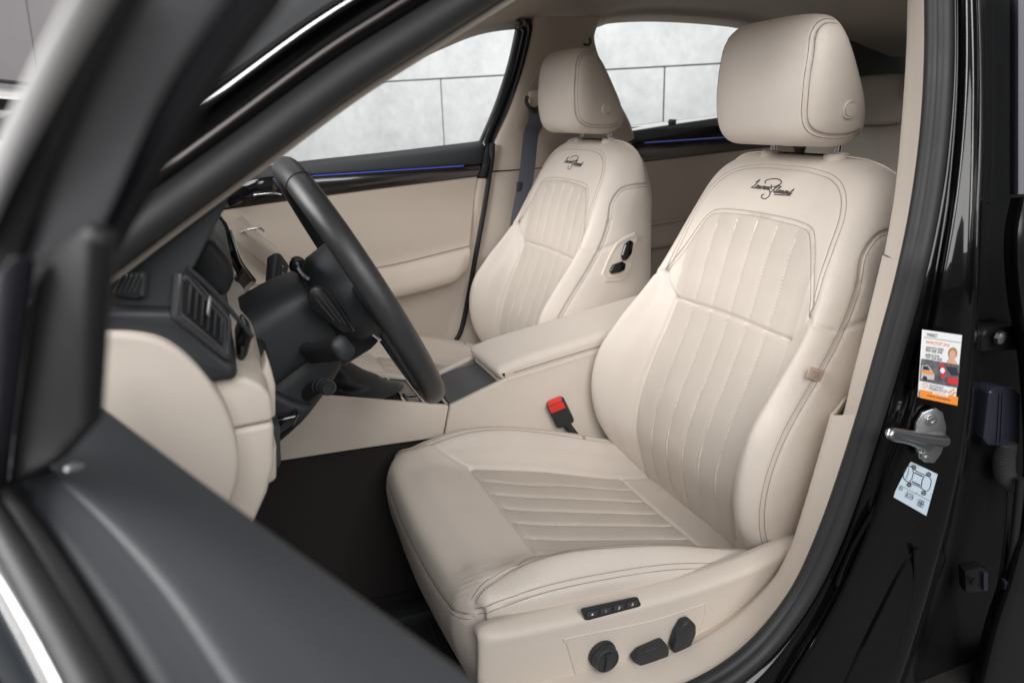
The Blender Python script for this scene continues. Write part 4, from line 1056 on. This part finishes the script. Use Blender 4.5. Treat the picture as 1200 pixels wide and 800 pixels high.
# leather flag on the outer bolster seam
TAG = mat('beige_woven_tag', (0.50, 0.38, 0.32), .8, grain=.5, gscale=1500)
c, n = hit(bkv, 957, 439); q = [on_p(px, py, c+n*.004, n) for px, py in ((949, 429), (965.5, 434), (961, 447.5), (944.5, 442))]
tg = fix_normals(MB().prism(q, n*.002, .0006).obj('airbag_tag', TAG, bk))
for t in (.35, .55, .75):
    a = q[0]*(1-t)+q[3]*t; b = q[1]*(1-t)+q[2]*t
    MB().tube([a*.8+b*.2+n*.0022, a*.25+b*.75+n*.0022], .0006, 5).obj('printed_tag_line', THREAD, bk, sharp=None)
# switches on the passenger backrest
OFF = (-.029, .74, .009)
c, n = hit(bkv, 726, 300, OFF); c = c+n*.001
ol = [(709, 331), (704, 322), (713, 300), (722, 284), (731, 278), (744, 272), (748, 279), (744, 300), (738, 321), (728, 329)]
pl = np.array([on_p(px, py, c, n) for px, py in ol])
fp = fix_normals(MB().prism(pl-n*.003, n*.006, .0025, 3).obj('shoulder_switch_panel', BPLAST, ps))
il = np.array([on_p(px, py, c+n*.003, n) for px, py in ol]); cc = il.mean(0)
MB().tube(crs(np.vstack([cc+(il-cc)*.82, (cc+(il-cc)*.82)[:1]]), 5), .0014, 6).obj('panel_outline', BPLAST2, fp)
for pts in ([(727, 299), (731, 286), (737, 281), (741, 284), (739, 297), (733, 305), (728, 305)], [(713, 317), (717, 310), (728, 306), (732, 309), (731, 316), (726, 319), (715, 321)]):
    fix_normals(MB().prism([on_p(px, py, c+n*.003, n) for px, py in pts], n*.009, .003, 3).obj('shoulder_switch', GLOSSB, ps))

# ------------------------------------------------------------------ centre console
cc_ = empty('centre_console', (-.5, .37, .1), 'cream centre console with padded armrest, grey roller cover and black gear deck', 'centre console')
DECK = mat('dark_deck_decor', (0.030, 0.025, 0.022), 0.22, coat=.4, mottle=.3, mscale=60)
COVER = mat('grey_roller_cover', (0.085, 0.09, 0.098), 0.5, grain=.2, gscale=500)
yplate([(225, 410), (300, 450), (370, 463.5), (440, 469), (526.3, 475.5), (519.5, 511.8), (514, 513), (420, 526.5), (325, 541), (225, 556)], .272, .014, .004, 'side_panel', BPLAST, cc_, 3)
yplate([(527.7, 475.5), (560, 460), (598, 442), (693, 412), (760, 388), (860, 352), (860, 620), (700, 580), (640, 548), (560, 520), (521, 512)], .272, .014, .004, 'side_panel', BPLAST, cc_, 3)
MB().box((-.70, .37, .265), (1.5, .165, .39), .01).obj('lower_tunnel', CARPET, cc_)
MB().box((-.15, .37, .33), (.66, .165, .38), .01).obj('console_core', BPLAST, cc_)
e_n = Y([(225, 410), (300, 450), (370, 464), (440, 469), (526, 475.5)], .286); 
dk = [[p+[0, 0, -.006], p+[0, .05, -.006], p+[0, .12, -.006], p+[0, .172, -.006]] for p in e_n]
sheet('gear_deck', dk, 5, 4, DECK, cc_, thick=-.01)
rimp = np.array([e_n[0], e_n[2], e_n[4], on_y(598, 441, .286), on_y(640, 427, .286)])
def bend(P): return np.array(P)
for y, nm in ((.455-.286, 'far_rim'),):
    MB().sweep(bend(rimp+[0, y+.007, .0]), rrect(.012, .016, .004), up=(0, 0, 1)).obj('deck_rim', BPLAST, cc_)
    yy = rimp+[0, y+.013, 0]; lo_ = yy.copy(); lo_[:, 2] = .30
    fix_normals(MB().prism(np.vstack([yy, lo_[::-1]]), (0, .010, 0), .002).obj('side_panel', BPLAST, cc_))
ca, cb_ = on_y(528, 473.5, .290), on_y(586, 451, .290)
cv = [[ca+[0, dy, 0], ca*.5+cb_*.5+[0, dy, .002], cb_+[0, dy, 0]] for dy in (0, .08, .16)]
sheet('roller_cover', cv, 6, 6, COVER, cc_, thick=.006)
MB().sweep([ca+[-.008, -.001, -.001], ca+[-.008, .162, -.001]], rrect(.006, .008, .002)).obj('cover_pull_bar', SATIN, cc_)
fix_normals(MB().box(cb_+[.022, .08, .008], (.045, .166, .014), .004, seg=3).obj('cover_bridge', BPLAST, cc_))
# armrest
az = lambda x: .567+.192*(x+.452)
prof = [(-.462, az(-.462)+.003), (-.25, az(-.25)+.003), (.02, az(.02)+.003), (.02, az(.02)+.050), (-.25, az(-.25)+.047), (-.40, az(-.40)+.045), (-.478, az(-.478)+.040), (-.490, az(-.478)+.030)]
net = []
for y, k in ((.276, 0), (.280, .55), (.291, .92), (.315, 1), (.37, 1.04), (.425, 1), (.449, .92), (.460, .55), (.464, 0)):
    row = []
    for x, d in ((-.455, .004), (-.487, .006), (-.497, .022), (-.488, .036), (-.465, .043), (-.42, .046), (-.30, .047), (-.15, .048), (.0, .049), (.05, .049)):
        m_ = az(max(x, -.47))+.022; t = (d-.022)
        xx = x+(.010*(1-k) if x < -.46 else 0)
        row.append((xx, y, m_+t*(k if t > 0 else (.75+.25*k))))
    net.append(row)
fix_normals(sheet('armrest_pad', net, 6, 7, LEATHER, cc_))
low = [[(x, y, az(max(x, -.47))+d) for x in (-.480, -.40, -.2, .05)] for y, d in ((.276, .022), (.278, .008), (.284, .004), (.456, .004), (.462, .008), (.464, .022))]
fix_normals(sheet('armrest_base', low, 4, 4, BPLAST, cc_))
MB().tube(crs([(x, .2752, az(max(x, -.47))+.020) for x in (-.46, -.3, -.1, .05)], 8), .0011, 6).obj('armrest_seam', THREAD, cc_)
MB().box((-.15, .37, az(-.15)-.001), (.60, .170, .006), .001, np.array([[.982, 0, .189], [0, 1, 0], [-.189, 0, .982]])).obj('armrest_gap', BLACKP, cc_)
# deck trims, buttons, gear gaiter
dz = lambda x: np.interp(x, e_n[:, 0], e_n[:, 2])-.004
for x in (-.655, -.700, -.86, -.885):
    MB().sweep([(x, .290, dz(x)), (x, .452, dz(x))], rrect(.004, .005, .001)).obj('deck_chrome_line', CHROME, cc_)
for x, y in ((-.677, .312), (-.677, .345), (-.633, .315), (-.633, .36)):
    fix_normals(MB().box((x, y, dz(x)+.001), (.026, .026, .006), .0025).obj('deck_button', GLOSSB, cc_))
for k in range(4): fix_normals(MB().box((-.735-.022*k, .291, dz(-.735-.022*k)+.002), (.009, .006, .005), .0015).obj('gear_mark', CHROME, cc_))
gt = MB(); V = []; ringn = 28
for t in np.linspace(0, 1, 26):
    w_ = .060*(1-t)**1.3+.016; d_ = .046*(1-t)**1.3+.015; x0, z0 = -.762-.085*t-.02*t*t, dz(-.76)-.004+.105*t**1.15
    for j in range(ringn):
        a = 2*math.pi*j/ringn; f = 1+.07*math.sin(t*22)*(1-t)+.05*math.cos(4*a)
        V.append((x0+w_*f*math.cos(a), .372+d_*f*math.sin(a), z0))
gt.add(V, grid_faces(26, ringn, True)); fix_normals(gt.obj('gear_gaiter', BLACKP, cc_))
fix_normals(MB().ell((-.875, .372, .70), (.026, .022, .036)).obj('gear_knob', BLACKP, cc_))

# ------------------------------------------------------------------ steering wheel and column
sw = empty('steering_wheel', (-.8425, 0, .8625), 'black leather steering wheel seen almost edge-on in front of the driver seat', 'steering wheel')
wc_ = np.array([-.8425, 0, .8625]); wn_ = np.array([.868, 0, .497]); wu_ = np.array([-.497, 0, .868]); wy_ = np.array([0, 1., 0])
rimP = [wc_+wu_*.196*math.sin(t)*(1 if math.sin(t) > -.80 else 1)+wy_*.196*math.cos(t) for t in np.linspace(0, 2*math.pi, 121)[:-1]]
MB().sweep(rimP, circ(.0180, 18, .0165), closed=True, up=wn_).obj('rim', WHEELL, sw)
for a in (66, 114):
    p = wc_+wu_*.196*math.sin(R(a))+wy_*.196*math.cos(R(a)); t = -wu_*0+np.cross(wn_, (p-wc_)); t /= np.linalg.norm(t); r_ = (p-wc_)/.196
    MB().tube([p+wn_*.0190*math.cos(q)+r_*.0170*math.sin(q) for q in np.linspace(0, 2*math.pi, 25)[:-1]], .0006, 5, closed=True).obj('rim_joint_seam', GREYP, sw)
MB().tube([wc_+wu_*.1795*math.sin(t)+wy_*.179*math.cos(t)-wn_*.004 for t in np.linspace(0, 2*math.pi, 121)[:-1]], .0012, 6, closed=True).obj('rim_stitch_line', BLACKP, sw)
fix_normals(MB().lathe(wc_, wn_, [(.045, -.075), (.062, -.066), (.076, -.045), (.080, -.012), (.074, .012), (.055, .026), (.02, .033), (.0005, .034)], 36).obj('hub', COLP, sw))
for ang, w0_, w1_ in ((0, .062, .040), (180, .062, .040), (-90, .070, .050)):
    r_ = wu_*math.sin(R(ang))+wy_*math.cos(R(ang)); t_ = np.cross(wn_, r_)
    o = [wc_+r_*.055+t_*w0_/2, wc_+r_*.12+t_*w1_*.48, wc_+r_*.190+t_*w1_*.55, wc_+r_*.190-t_*w1_*.55, wc_+r_*.12-t_*w1_*.48, wc_+r_*.055-t_*w0_/2]
    s0 = fix_normals(MB().prism(np.array(o)-wn_*.018, wn_*.024, .007, 3).obj('spoke', COLP, sw))
    for sg in (1, -1):
        MB().tube([o[0 if sg > 0 else 5]-wn_*.0+t_*.001*sg, o[1 if sg > 0 else 4]+t_*.001*sg, o[2 if sg > 0 else 3]*.98+wc_*.02], .0016, 6).obj('spoke_chrome_edge', CHROME, s0)
PADB = mat('black_paddle_plastic', (0.010, 0.010, 0.011), 0.3)
pe = Y([(359, 350), (361, 341), (367, 335.5), (377, 337), (389, 347), (402, 366), (415, 390), (402, 391), (383, 378), (365, 364)], -.112)
for sg in (-1, 1):
    q = pe*np.array([1, -sg, 1]); po = fix_normals(MB().prism(q, (.004, .008*-sg, 0), .003, 3).obj('shift_paddle', PADB, sw))
    for a, b in (((369, 349), (392, 376)), ((374, 346), (399, 378)), ((379, 344), (405, 380))):
        MB().tube(Y([a, b], -.1125)*np.array([1, -sg, 1]), .0011, 6).obj('paddle_rib', GREYP, po)
    MB().tube(crs(Y([(364, 339), (370, 336), (378, 337.5), (388, 346.5), (401, 365.5), (414, 388)], -.1125)*np.array([1, -sg, 1]), 5), .0010, 6).obj('paddle_edge', COLP, po)
    if sg < 0: MB().tube(crs(Y([(348, 308), (350, 315), (355, 322), (362, 327)], -.085)*np.array([1, -sg, 1]), 6), .0022, 8).obj('hub_chrome_accent', CHROME, sw)

fix_normals(MB().prism(Y([(372, 392), (412, 389), (440, 390), (447, 398), (436, 410), (412, 425), (398, 432), (384, 428), (374, 412)], -.045), (0, .09, 0), .012, 4).obj('lower_spoke_cover', PADB, sw, sharp=60))
MB().tube([on_y(433, 389, -.05), on_y(446, 399, -.05)], .0018, 8).obj('spoke_chrome_edge', CHROME, sw)
sc0 = empty('column_shroud', (-.95, 0, .72), 'charcoal steering column shroud with black control stalks behind the wheel', 'steering column')
def col_prism(pts, y, ext, bev, name, m, parent, seg=4):
    return fix_normals(MB().prism(Y(pts, y), (0, ext, 0), bev, seg).obj(name, m, parent, sharp=60))
def column_shell(name, secs, m):
    """secs: distance ahead of the wheel centre, half width, top, bottom, corner"""
    rows = []
    for d, w, t, b, r in secs:
        o = wc_-wn_*d; pr = rrect(2*w, t-b, r, 6); cz = (t+b)/2
        rows.append([o+wy_*y+wu_*(z+cz) for y, z in pr])
    G = np.array(rows); G = crs(G, 6); h, w_, _ = G.shape
    V = G.reshape(-1, 3); F = grid_faces(h, w_, True); F.append(tuple(range(w_))); F.append(tuple(range((h-1)*w_, h*w_)))
    return fix_normals(mobj(name, V, F, m, sc0, 50))
column_shell('upper_shroud', [(.068, .056, .058, -.040, .03), (.075, .062, .066, -.042, .035), (.11, .066, .071, -.045, .037), (.16, .070, .072, -.048, .038), (.21, .072, .068, -.05, .036), (.26, .070, .06, -.05, .03)], COLP)
column_shell('shroud_joint_ring', [(.060, .050, .050, -.060, .03), (.066, .056, .056, -.066, .03), (.069, .054, .055, -.066, .03)], BLACKP)
column_shell('lower_shroud', [(.075, .050, -.020, -.060, .02), (.085, .055, -.022, -.075, .025), (.13, .058, -.025, -.100, .03), (.19, .060, -.03, -.120, .03), (.26, .060, -.03, -.13, .03)], BLACKP)
st = crs([wc_-wn_*.115-wy_*.05-wu_*.022, wc_-wn_*.112-wy_*.09-wu_*.018, wc_-wn_*.095-wy_*.135-wu_*.010, wc_-wn_*.075-wy_*.180-wu_*.002, wc_-wn_*.070-wy_*.196-wu_*.0], 8)
MB().sweep(st, rrect(.030, .022, .009), up=wu_, scale=list(np.linspace(.8, 1.1, len(st)-4))+[1.08, 1.0, .85, .5]).obj('signal_stalk', BLACKP, sc0)
st = crs([wc_-wn_*.12+wy_*.05+wu_*.025, wc_-wn_*.11+wy_*.10+wu_*.04, wc_-wn_*.09+wy_*.155+wu_*.055, wc_-wn_*.085+wy_*.172+wu_*.058], 8)
wst = st; so = MB().sweep(st, rrect(.032, .024, .008), up=wu_, scale=list(np.linspace(.8, 1.1, len(st)-3))+[1.0, .85, .5]).obj('wiper_stalk', BLACKP, sc0)
for k in range(4):
    a = wst[8+2*k]; MB().box(a-wu_*0+wn_*.0125+wu_*(.002*(k % 2)), (.004, .0035, .0008), .0, np.array([wy_, wu_, wn_])).obj('printed_mark', PAPER, so)
st = crs([on_y(352, 470, -.03), on_y(366, 457, -.07), on_y(378, 452, -.11), on_y(386, 455, -.125)], 8)
MB().tube(st, .0105, 12).obj('cruise_stalk', BLACKP, sc0)
for k in range(3): MB().tube([st[-3-k*4]+np.array([0, 0, .0105*math.cos(a)])+np.array([.0105*math.sin(a), 0, 0]) for a in np.linspace(0, 6.28, 13)], .0014, 6).obj('stalk_ring', GREYP, sc0)
col_prism([(300, 448), (345, 470), (372, 478), (352, 500), (326, 514), (300, 500)], -.07, .14, .012, 'knee_bolster', BLACKP, sc0)
col_prism([(318, 492), (352, 484), (346, 500), (322, 516)], -.09, .05, .006, 'column_lock_lever', GLOSSB, sc0)

# ------------------------------------------------------------------ dashboard (driver's end)
db = empty('dashboard', (-1.2, .1, .6), 'charcoal and cream dashboard end with silver framed air vent beside the steering column', 'dashboard')
DP = lambda pts, y, ext, bev, name, m, parent=None, seg=5: col_prism(pts, y, ext, bev, name, m, parent or db, seg)
DP([(100, 372), (100, 262), (180, 236), (262, 234), (266, 240), (250, 268), (228, 312), (212, 330), (207, 366), (120, 372)], -.335, 1.30, .012, 'upper_pad', GREYP)
DP([(98, 362), (120, 361), (204, 363), (214, 376), (266, 422), (278, 428), (279, 446), (262, 448), (230, 452), (98, 440)], -.350, 1.25, .008, 'end_band', BLACKP)
DP([tuple(q) for q in crs([(98, 390.5), (150, 391), (187, 398), (216, 416), (246, 449), (268, 488), (279, 528), (279, 560), (268, 595), (246, 640)], 5)]+[(98, 640)], -.362, .25, .006, 'end_cover', BPLAST)
DP([(225, 452), (244, 447), (262, 441), (288, 443), (308, 452), (318, 466), (321, 494), (230, 512)], -.335, .50, .006, 'knee_cover', BPLAST)
DP([(230, 513.5), (321, 495.5), (321, 545), (313, 578), (298, 612), (270, 660), (230, 660)], -.335, .50, .006, 'knee_cover', BPLAST)
DP([(300, 470), (306, 440), (313, 419), (319, 436), (323, 452), (323, 490), (300, 490)], -.27, .04, .004, 'cover_corner', BPLAST, seg=3)
DP([(312, 540), (324, 520), (324, 562), (305, 574)], -.28, .06, .004, 'knee_flap', BPLAST, seg=3)
DP([(300, 500), (328, 498), (330, 545), (324, 552), (300, 560)], -.20, .45, .006, 'knee_bracket', GREYP, seg=3)
DP([(252, 420), (318, 420), (322, 520), (252, 520)], -.16, .42, .01, 'column_recess', BLACKP, seg=3)
# vent
DCHR = mat('dark_chrome', (0.22, 0.22, 0.23), .25, metal=1.0)
vn = np.array([.42, -.90, .12]); vn /= np.linalg.norm(vn); v0 = on_y(240, 370, -.352)
VP_ = lambda pts, d=0: np.array([on_p(px, py, v0+vn*d, vn) for px, py in pts])
vo = VP_([(209, 322), (212, 318), (219, 316.5), (269, 372), (270, 378), (268, 421), (262, 420), (207, 374), (206, 368)], .0)
ve = fix_normals(MB().prism(vo-vn*.012, vn*.016, .003, 3).obj('air_vent', GREYP, db))
fr_ = VP_([(211, 321), (219, 318.5), (267.5, 374), (266.5, 416), (208.5, 370)], .0055)
MB().tube(np.vstack([fr_, fr_[:1]]), .0012, 8).obj('vent_frame', DCHR, ve)
mobj('vent_opening', VP_([(214, 328), (220, 327), (262, 376), (261, 407), (213, 366)], .0045), [(0, 1, 2, 3, 4)], mat('vent_dark', (.003, .003, .003), .8), ve, None, smooth=False)
for k in range(6):
    t = .10+.16*k; a = np.array([217, 328])*(1-t)+np.array([262, 378])*t; b = np.array([214, 364])*(1-t)+np.array([261, 405])*t
    q = VP_([a+[-1.2, 0], a+[1.2, 0], b+[1.2, 0], b+[-1.2, 0]], .005); fix_normals(MB().prism(q, vn*.005, .001, 2).obj('vent_slat', BLACKP, ve))
q = VP_([(243, 345), (246, 348), (244, 372), (240, 368)], .011); fix_normals(MB().prism(q, vn*.004, .001).obj('vent_slider', SATIN, ve))
MB().sweep(crs(VP_([(219, 313.5), (240, 332), (268, 361), (296, 395)], .006), 6), rrect(.003, .0045, .001), up=vn).obj('vent_chrome_strip', DCHR, db)
DP([(285, 378), (297, 393), (290, 418), (280, 432), (276, 400)], -.28, .05, .005, 'light_switch_panel', GLOSSB, seg=3)
# side demister
dn = np.array([0, -1., .15]); d0 = on_y(150, 332, -.338)
dq = np.array([on_p(px, py, d0, dn) for px, py in ((118, 322), (168, 316), (173, 318), (166, 348), (160, 350), (118, 344))])
dv = fix_normals(MB().prism(dq, dn/np.linalg.norm(dn)*.004, .0015).obj('demister_grille', BLACKP, db))
for k in range(8):
    a, b = (122+6*k, 343), (132+6*k, 322)
    MB().tube([on_p(*a, d0+dn*.0055, dn), on_p(*b, d0+dn*.0055, dn)], .0013, 6).obj('grille_bar', COLP, dv)
MB().tube([on_p(167, 347, d0+dn*.006, dn), on_p(171, 319, d0+dn*.006, dn)], .0026, 8).obj('grille_edge', COLP, dv)
# instrument hood, centre stack pieces beyond the wheel
DP([(219, 313), (228, 296), (240, 277), (252, 285), (268, 304), (277, 322), (270, 340), (264, 351), (248, 344), (232, 330)], -.17, .34, .010, 'instrument_hood', BLACKP)
DP([(236, 275), (246, 258), (256, 250), (266, 262), (276, 286), (286, 312), (280, 326), (266, 300), (252, 284)], .20, .02, .004, 'centre_screen_frame', GLOSSB)
DP([(250, 280), (257, 268), (264, 278), (266, 298), (262, 297)], .195, .004, .001, 'screen_bezel_highlight', mat('gloss_highlight_grey', (.16, .15, .18), .15), seg=2)  # purple-grey highlight of the gloss frame, put in as a coloured plate
MB().sweep(crs(Y([(270, 270), (277, 292), (284, 309), (299, 329)], .19), 6), rrect(.008, .006, .002), up=(0, -1, 0)).obj('centre_stack_chrome', CHROME, db)
DP([(264, 352), (278, 326), (286, 314), (300, 330), (284, 342), (270, 362), (262, 384)], .21, .05, .006, 'centre_decor', mat('taupe_decor', (.10, .085, .07), .3, coat=.4), seg=3)
MB().tube(crs(Y([(299, 329), (286, 341), (276, 353), (268, 372)], .20), 6), .0036, 8).obj('decor_cream_edge', BPLAST, db)
MB().box((-1.45, .37, .6), (.5, 1.35, .65), .05).obj('dash_core', BLACKP, db)

# ------------------------------------------------------------------ opened driver door (close to the camera)
dd = empty('vehicle_door', (-1.12, -.52, .45), 'open dark grey front door with its window frame, out of focus at the left front', 'car door')
dn_ = np.array([-.911, -.412, 0])
DG = mat('dark_grey_door_trim', (0.036, 0.039, 0.045), 0.5, spec=.4, grain=.2, gscale=500)
FR1 = mat('grey_frame_rubber', (0.24, 0.235, 0.25), 0.55); FR2 = mat('blue_black_frame', (0.026, 0.027, 0.038), 0.5); SILT = mat('chrome_reflection_grey', (0.62, 0.61, 0.61), 0.35)  # SILT: bright reflection of the chrome trim put into a pale base colour
def zl(pts, z): return [on_z(px, py, z) for px, py in pts]
Rg = zl([(60, 432), (110, 470), (220, 553), (360, 655), (470, 735), (640, 858)], .912)
ML = zl([(40, 470), (95, 520), (180, 620), (300, 740), (390, 830), (520, 960)], .920)
Rd = zl([(20, 505), (62, 548), (130, 612), (200, 690), (270, 790), (340, 895)], .922)
Bk = zl([(-10, 520), (26, 575), (75, 655), (125, 735), (180, 830), (240, 940)], .890)
rows = [[r+[-.012, -.004, -.5], r+np.array([-.010, -.004, -.05]), r+np.array([-.003, -.001, -.010]), r, r*.85+d_*.15+[0, 0, .003], r*.5+d_*.5+[0, 0, .004], r*.2+d_*.8+[0, 0, .002], d_+[0, 0, -.001], d_*.8+b_*.2+[0, 0, -.0005], d_*.45+b_*.55+[0, 0, -.006], b_, b_+[0, 0, -.03]] for r, m_, d_, b_ in zip(Rg, ML, Rd, Bk)]
fix_normals(sheet('sill_trim', rows, 6, 6, DG, dd))
fix_normals(MB().lathe(on_z(88, 549, .921), (0, 0, 1), [(.005, 0), (.005, .0012), (.0032, .0022), (.0005, .0025)], 16).obj('lock_button', SATIN, dd))
s1_ = zl([(-25, 540), (14, 596), (62, 672), (112, 760), (160, 850)], .900); MB().tube(crs(s1_, 6), .006, 10).obj('inner_glass_seal', RUBBER, dd)
s2_ = zl([(-40, 560), (0, 622), (45, 700), (95, 790), (140, 880)], .905); MB().tube(crs(s2_, 6), .007, 10).obj('outer_glass_seal', RUBBER, dd)
s3_ = zl([(-60, 570), (-10, 645), (40, 725), (88, 810), (130, 890)], .900); MB().sweep(crs(s3_, 6), rrect(.010, .012, .003), up=(0, 0, 1)).obj('chrome_waist_strip', SATIN, dd)
BLUEP = mat('blue_grey_gloss_paint', (0.012, 0.016, 0.020), 0.25, coat=1.0)
op = [[p, p+dn_*.010+[0, 0, -.008], p+dn_*.022+[0, 0, -.05], p+dn_*.03+[0, 0, -.15], p+dn_*.03+[0, 0, -.5]] for p in s3_]
fix_normals(sheet('outer_skin', op, 6, 5, BLUEP, dd))
# mirror triangle and the window frame above it
mc = on_z(60, 545, .915)
mq = [on_p(px, py, mc+dn_*.016, dn_) for px, py in ((42, 302), (74, 279), (98, 262), (107, 280), (105, 330), (100, 400), (96, 498), (60, 540), (8, 572), (18, 480), (32, 380))]
fix_normals(MB().prism(mq, -dn_*.008, .003, 3).obj('mirror_triangle', mat('black_triangle_trim', (0.012, 0.012, 0.013), .5, grain=.2), dd))
mq2 = [on_p(px, py, mc+dn_*.018, dn_) for px, py in ((-10, 420), (20, 330), (48, 296), (36, 380), (22, 480), (10, 575), (-20, 600))]
fix_normals(MB().prism(mq2, dn_*.01, .003, 3).obj('frame_foot', FR2, dd))
def band(name, a, b, off, m, puff=.006):
    A = [on_p(px, py, mc+dn_*off, dn_) for px, py in a]; B = [on_p(px, py, mc+dn_*off, dn_) for px, py in b]
    rows = [[p-dn_*.003, p, p*.5+q*.5+dn_*puff, q, q-dn_*.003] for p, q in zip(A, B)]
    return fix_normals(sheet(name, rows, 5, 5, m, dd, thick=.002))
band('frame_bright_edge', [(-45, 265), (-14, 190), (34, 88), (84, 0), (116, -55)], [(-28, 290), (2, 214), (50, 112), (108, 0), (144, -55)], .030, SILT, .002)
band('frame_outer_bar', [(-40, 330), (0, 218), (46, 114), (106, 0), (142, -55)], [(0, 350), (42, 225), (90, 115), (150, 0), (185, -55)], .020, RUBBER)
band('frame_seal', [(5, 345), (42, 232), (88, 122), (146, 0), (178, -55)], [(72, 350), (112, 258), (170, 122), (245, 0), (282, -55)], .006, FR1, .010)
band('frame_inner_bar', [(62, 350), (106, 264), (166, 126), (242, 0), (278, -55)], [(98, 350), (138, 258), (215, 122), (300, 0), (340, -55)], -.004, FR2, .005)
band('frame_glass_channel', [(92, 350), (132, 264), (210, 126), (296, 0), (332, -55)], [(106, 350), (148, 262), (232, 122), (322, 0), (364, -55)], -.012, RUBBER, .004)

# ------------------------------------------------------------------ what shows outside at the far left: panelled wall and a parked car
PW = mat('pinkish_grey_cladding', (0.50, 0.465, 0.475), 0.6, mottle=.03)
pc = CAM+ray(40, 60)/np.linalg.norm(ray(40, 60))*7.5; pn = ray(40, 60)*np.array([1, 1, 0]); pn /= np.linalg.norm(pn); pu = np.cross(pn, [0, 0, 1.])
pw_ = empty('cladding_wall', pc-[0, 0, 2], 'pinkish grey cladding wall with upright joints in the far left corner', 'wall')
for k in range(-6, 5):
    c = pc+pu*(k*.36)-[0, 0, pc[2]+.25]
    fix_normals(MB().prism([c+pu*.004, c+pu*.356, c+pu*.356+[0, 0, 4.2], c+pu*.004+[0, 0, 4.2]], pn*.04, .004).obj('cladding_panel', PW, pw_))
lp = on_p(78, 8, pc-pn*.05, pn)
pk = empty('parked_hatchback', on_p(-60, 240, pc-pn*2.6, pn)*np.array([1, 1, 0]), 'pale parked car at the left edge, only roof edge and dark window in view', 'car')
q0 = on_p(10, 140, pc-pn*2.6, pn)      # mid of the side window in view
WHP = mat('white_car_paint', (0.62, 0.60, 0.58), .3, coat=.8); cu2 = -pu if (pu @ cr) > 0 else pu      # cu2 points to the picture's left
def pcar(s, h): return q0+cu2*s+np.array([0, 0, h-.0])
zt = on_p(15, 104, pc-pn*2.6, pn)[2]-q0[2]; zb = on_p(15, 172, pc-pn*2.6, pn)[2]-q0[2]; ze = (on_p(34, 100, pc-pn*2.6, pn)-q0) @ (-cu2)
base = -(q0[2]+.25)
side = [(-ze-.05, zt), (.9, zt+.06), (1.7, zt-.02), (2.5, zb+.02), (3.2, zb-.06), (3.35, zb-.3), (3.3, base+.25), (-.9, base+.25), (-1.0, zb-.2), (-.7, zb)]
fix_normals(MB().prism([pcar(s, h) for s, h in side], pn*1.7, .06, 4).obj('body', WHP, pk, sharp=60))
fix_normals(MB().prism([pcar(s, h)-pn*.004 for s, h in ((-ze+.02, zt-.06), (.9, zt-.01), (1.6, zt-.08), (2.25, zb+.03), (-.35, zb+.03))], pn*.01, .003).obj('side_window', GLOSSB, pk))
fix_normals(MB().prism([pcar(s, h)-pn*.02 for s, h in ((-ze-.06, zt+.015), (.9, zt+.075), (1.7, zt), (1.7, zt+.02), (.9, zt+.10), (-ze-.06, zt+.035))], pn*.05, .004).obj('roof_rail', BLACKP, pk))
for s in (-.3, 2.45):
    wo = fix_normals(MB().lathe(pcar(s, base+.33)-pn*.02, pn, [(.33, 0), (.33, .18), (.2, .18)], 32).obj('wheel', RUBBER, pk))
    fix_normals(MB().lathe(pcar(s, base+.33)-pn*.028, pn, [(.0005, .01), (.05, 0), (.22, .004), (.23, .012)], 32).obj('rim', SATIN, wo))

# ------------------------------------------------------------------ floor mat
MATM = mat('black_ribbed_mat', (0.030, 0.028, 0.027), .6, grain=.6, gscale=500)
fm = empty('floor_mat', (-.95, 0, .062), 'black floor mat with raised ribs in the dark footwell ahead of the driver seat', 'floor mat')
mt = MB().box((-.98, .0, .072), (.62, .52, .016), .006).obj('mat_sheet', MATM, fm)
mb = MB()
for k in range(20): mb.box((-.73-.022*k, .0, .081), (.008, .36, .006), .002)
mb.obj('mat_ribs', MATM, fm)
MB().tube([(-.69, -.23, .082), (-.69, .23, .082), (-1.26, .23, .082), (-1.26, -.23, .082)], .006, 8, closed=True).obj('mat_border', MATM, fm)
rl = MB().box((-.52, -.20, .085), (.62, .045, .04), .006); rl.box((-.52, .20, .085), (.62, .045, .04), .006)
sr = MB().box((-.50, -.19, .085), (.60, .045, .04), .006).obj('seat_rail', BLACKP, ds); MB().box((-.50, .19, .085), (.60, .045, .04), .006).obj('seat_rail', BLACKP, ds)
vb = MB()
for k in range(9): vb.box((-.64, -.12+.026*k, .16), (.03, .010, .09), .002)
vb.obj('under_seat_vent', BLACKP, ds)
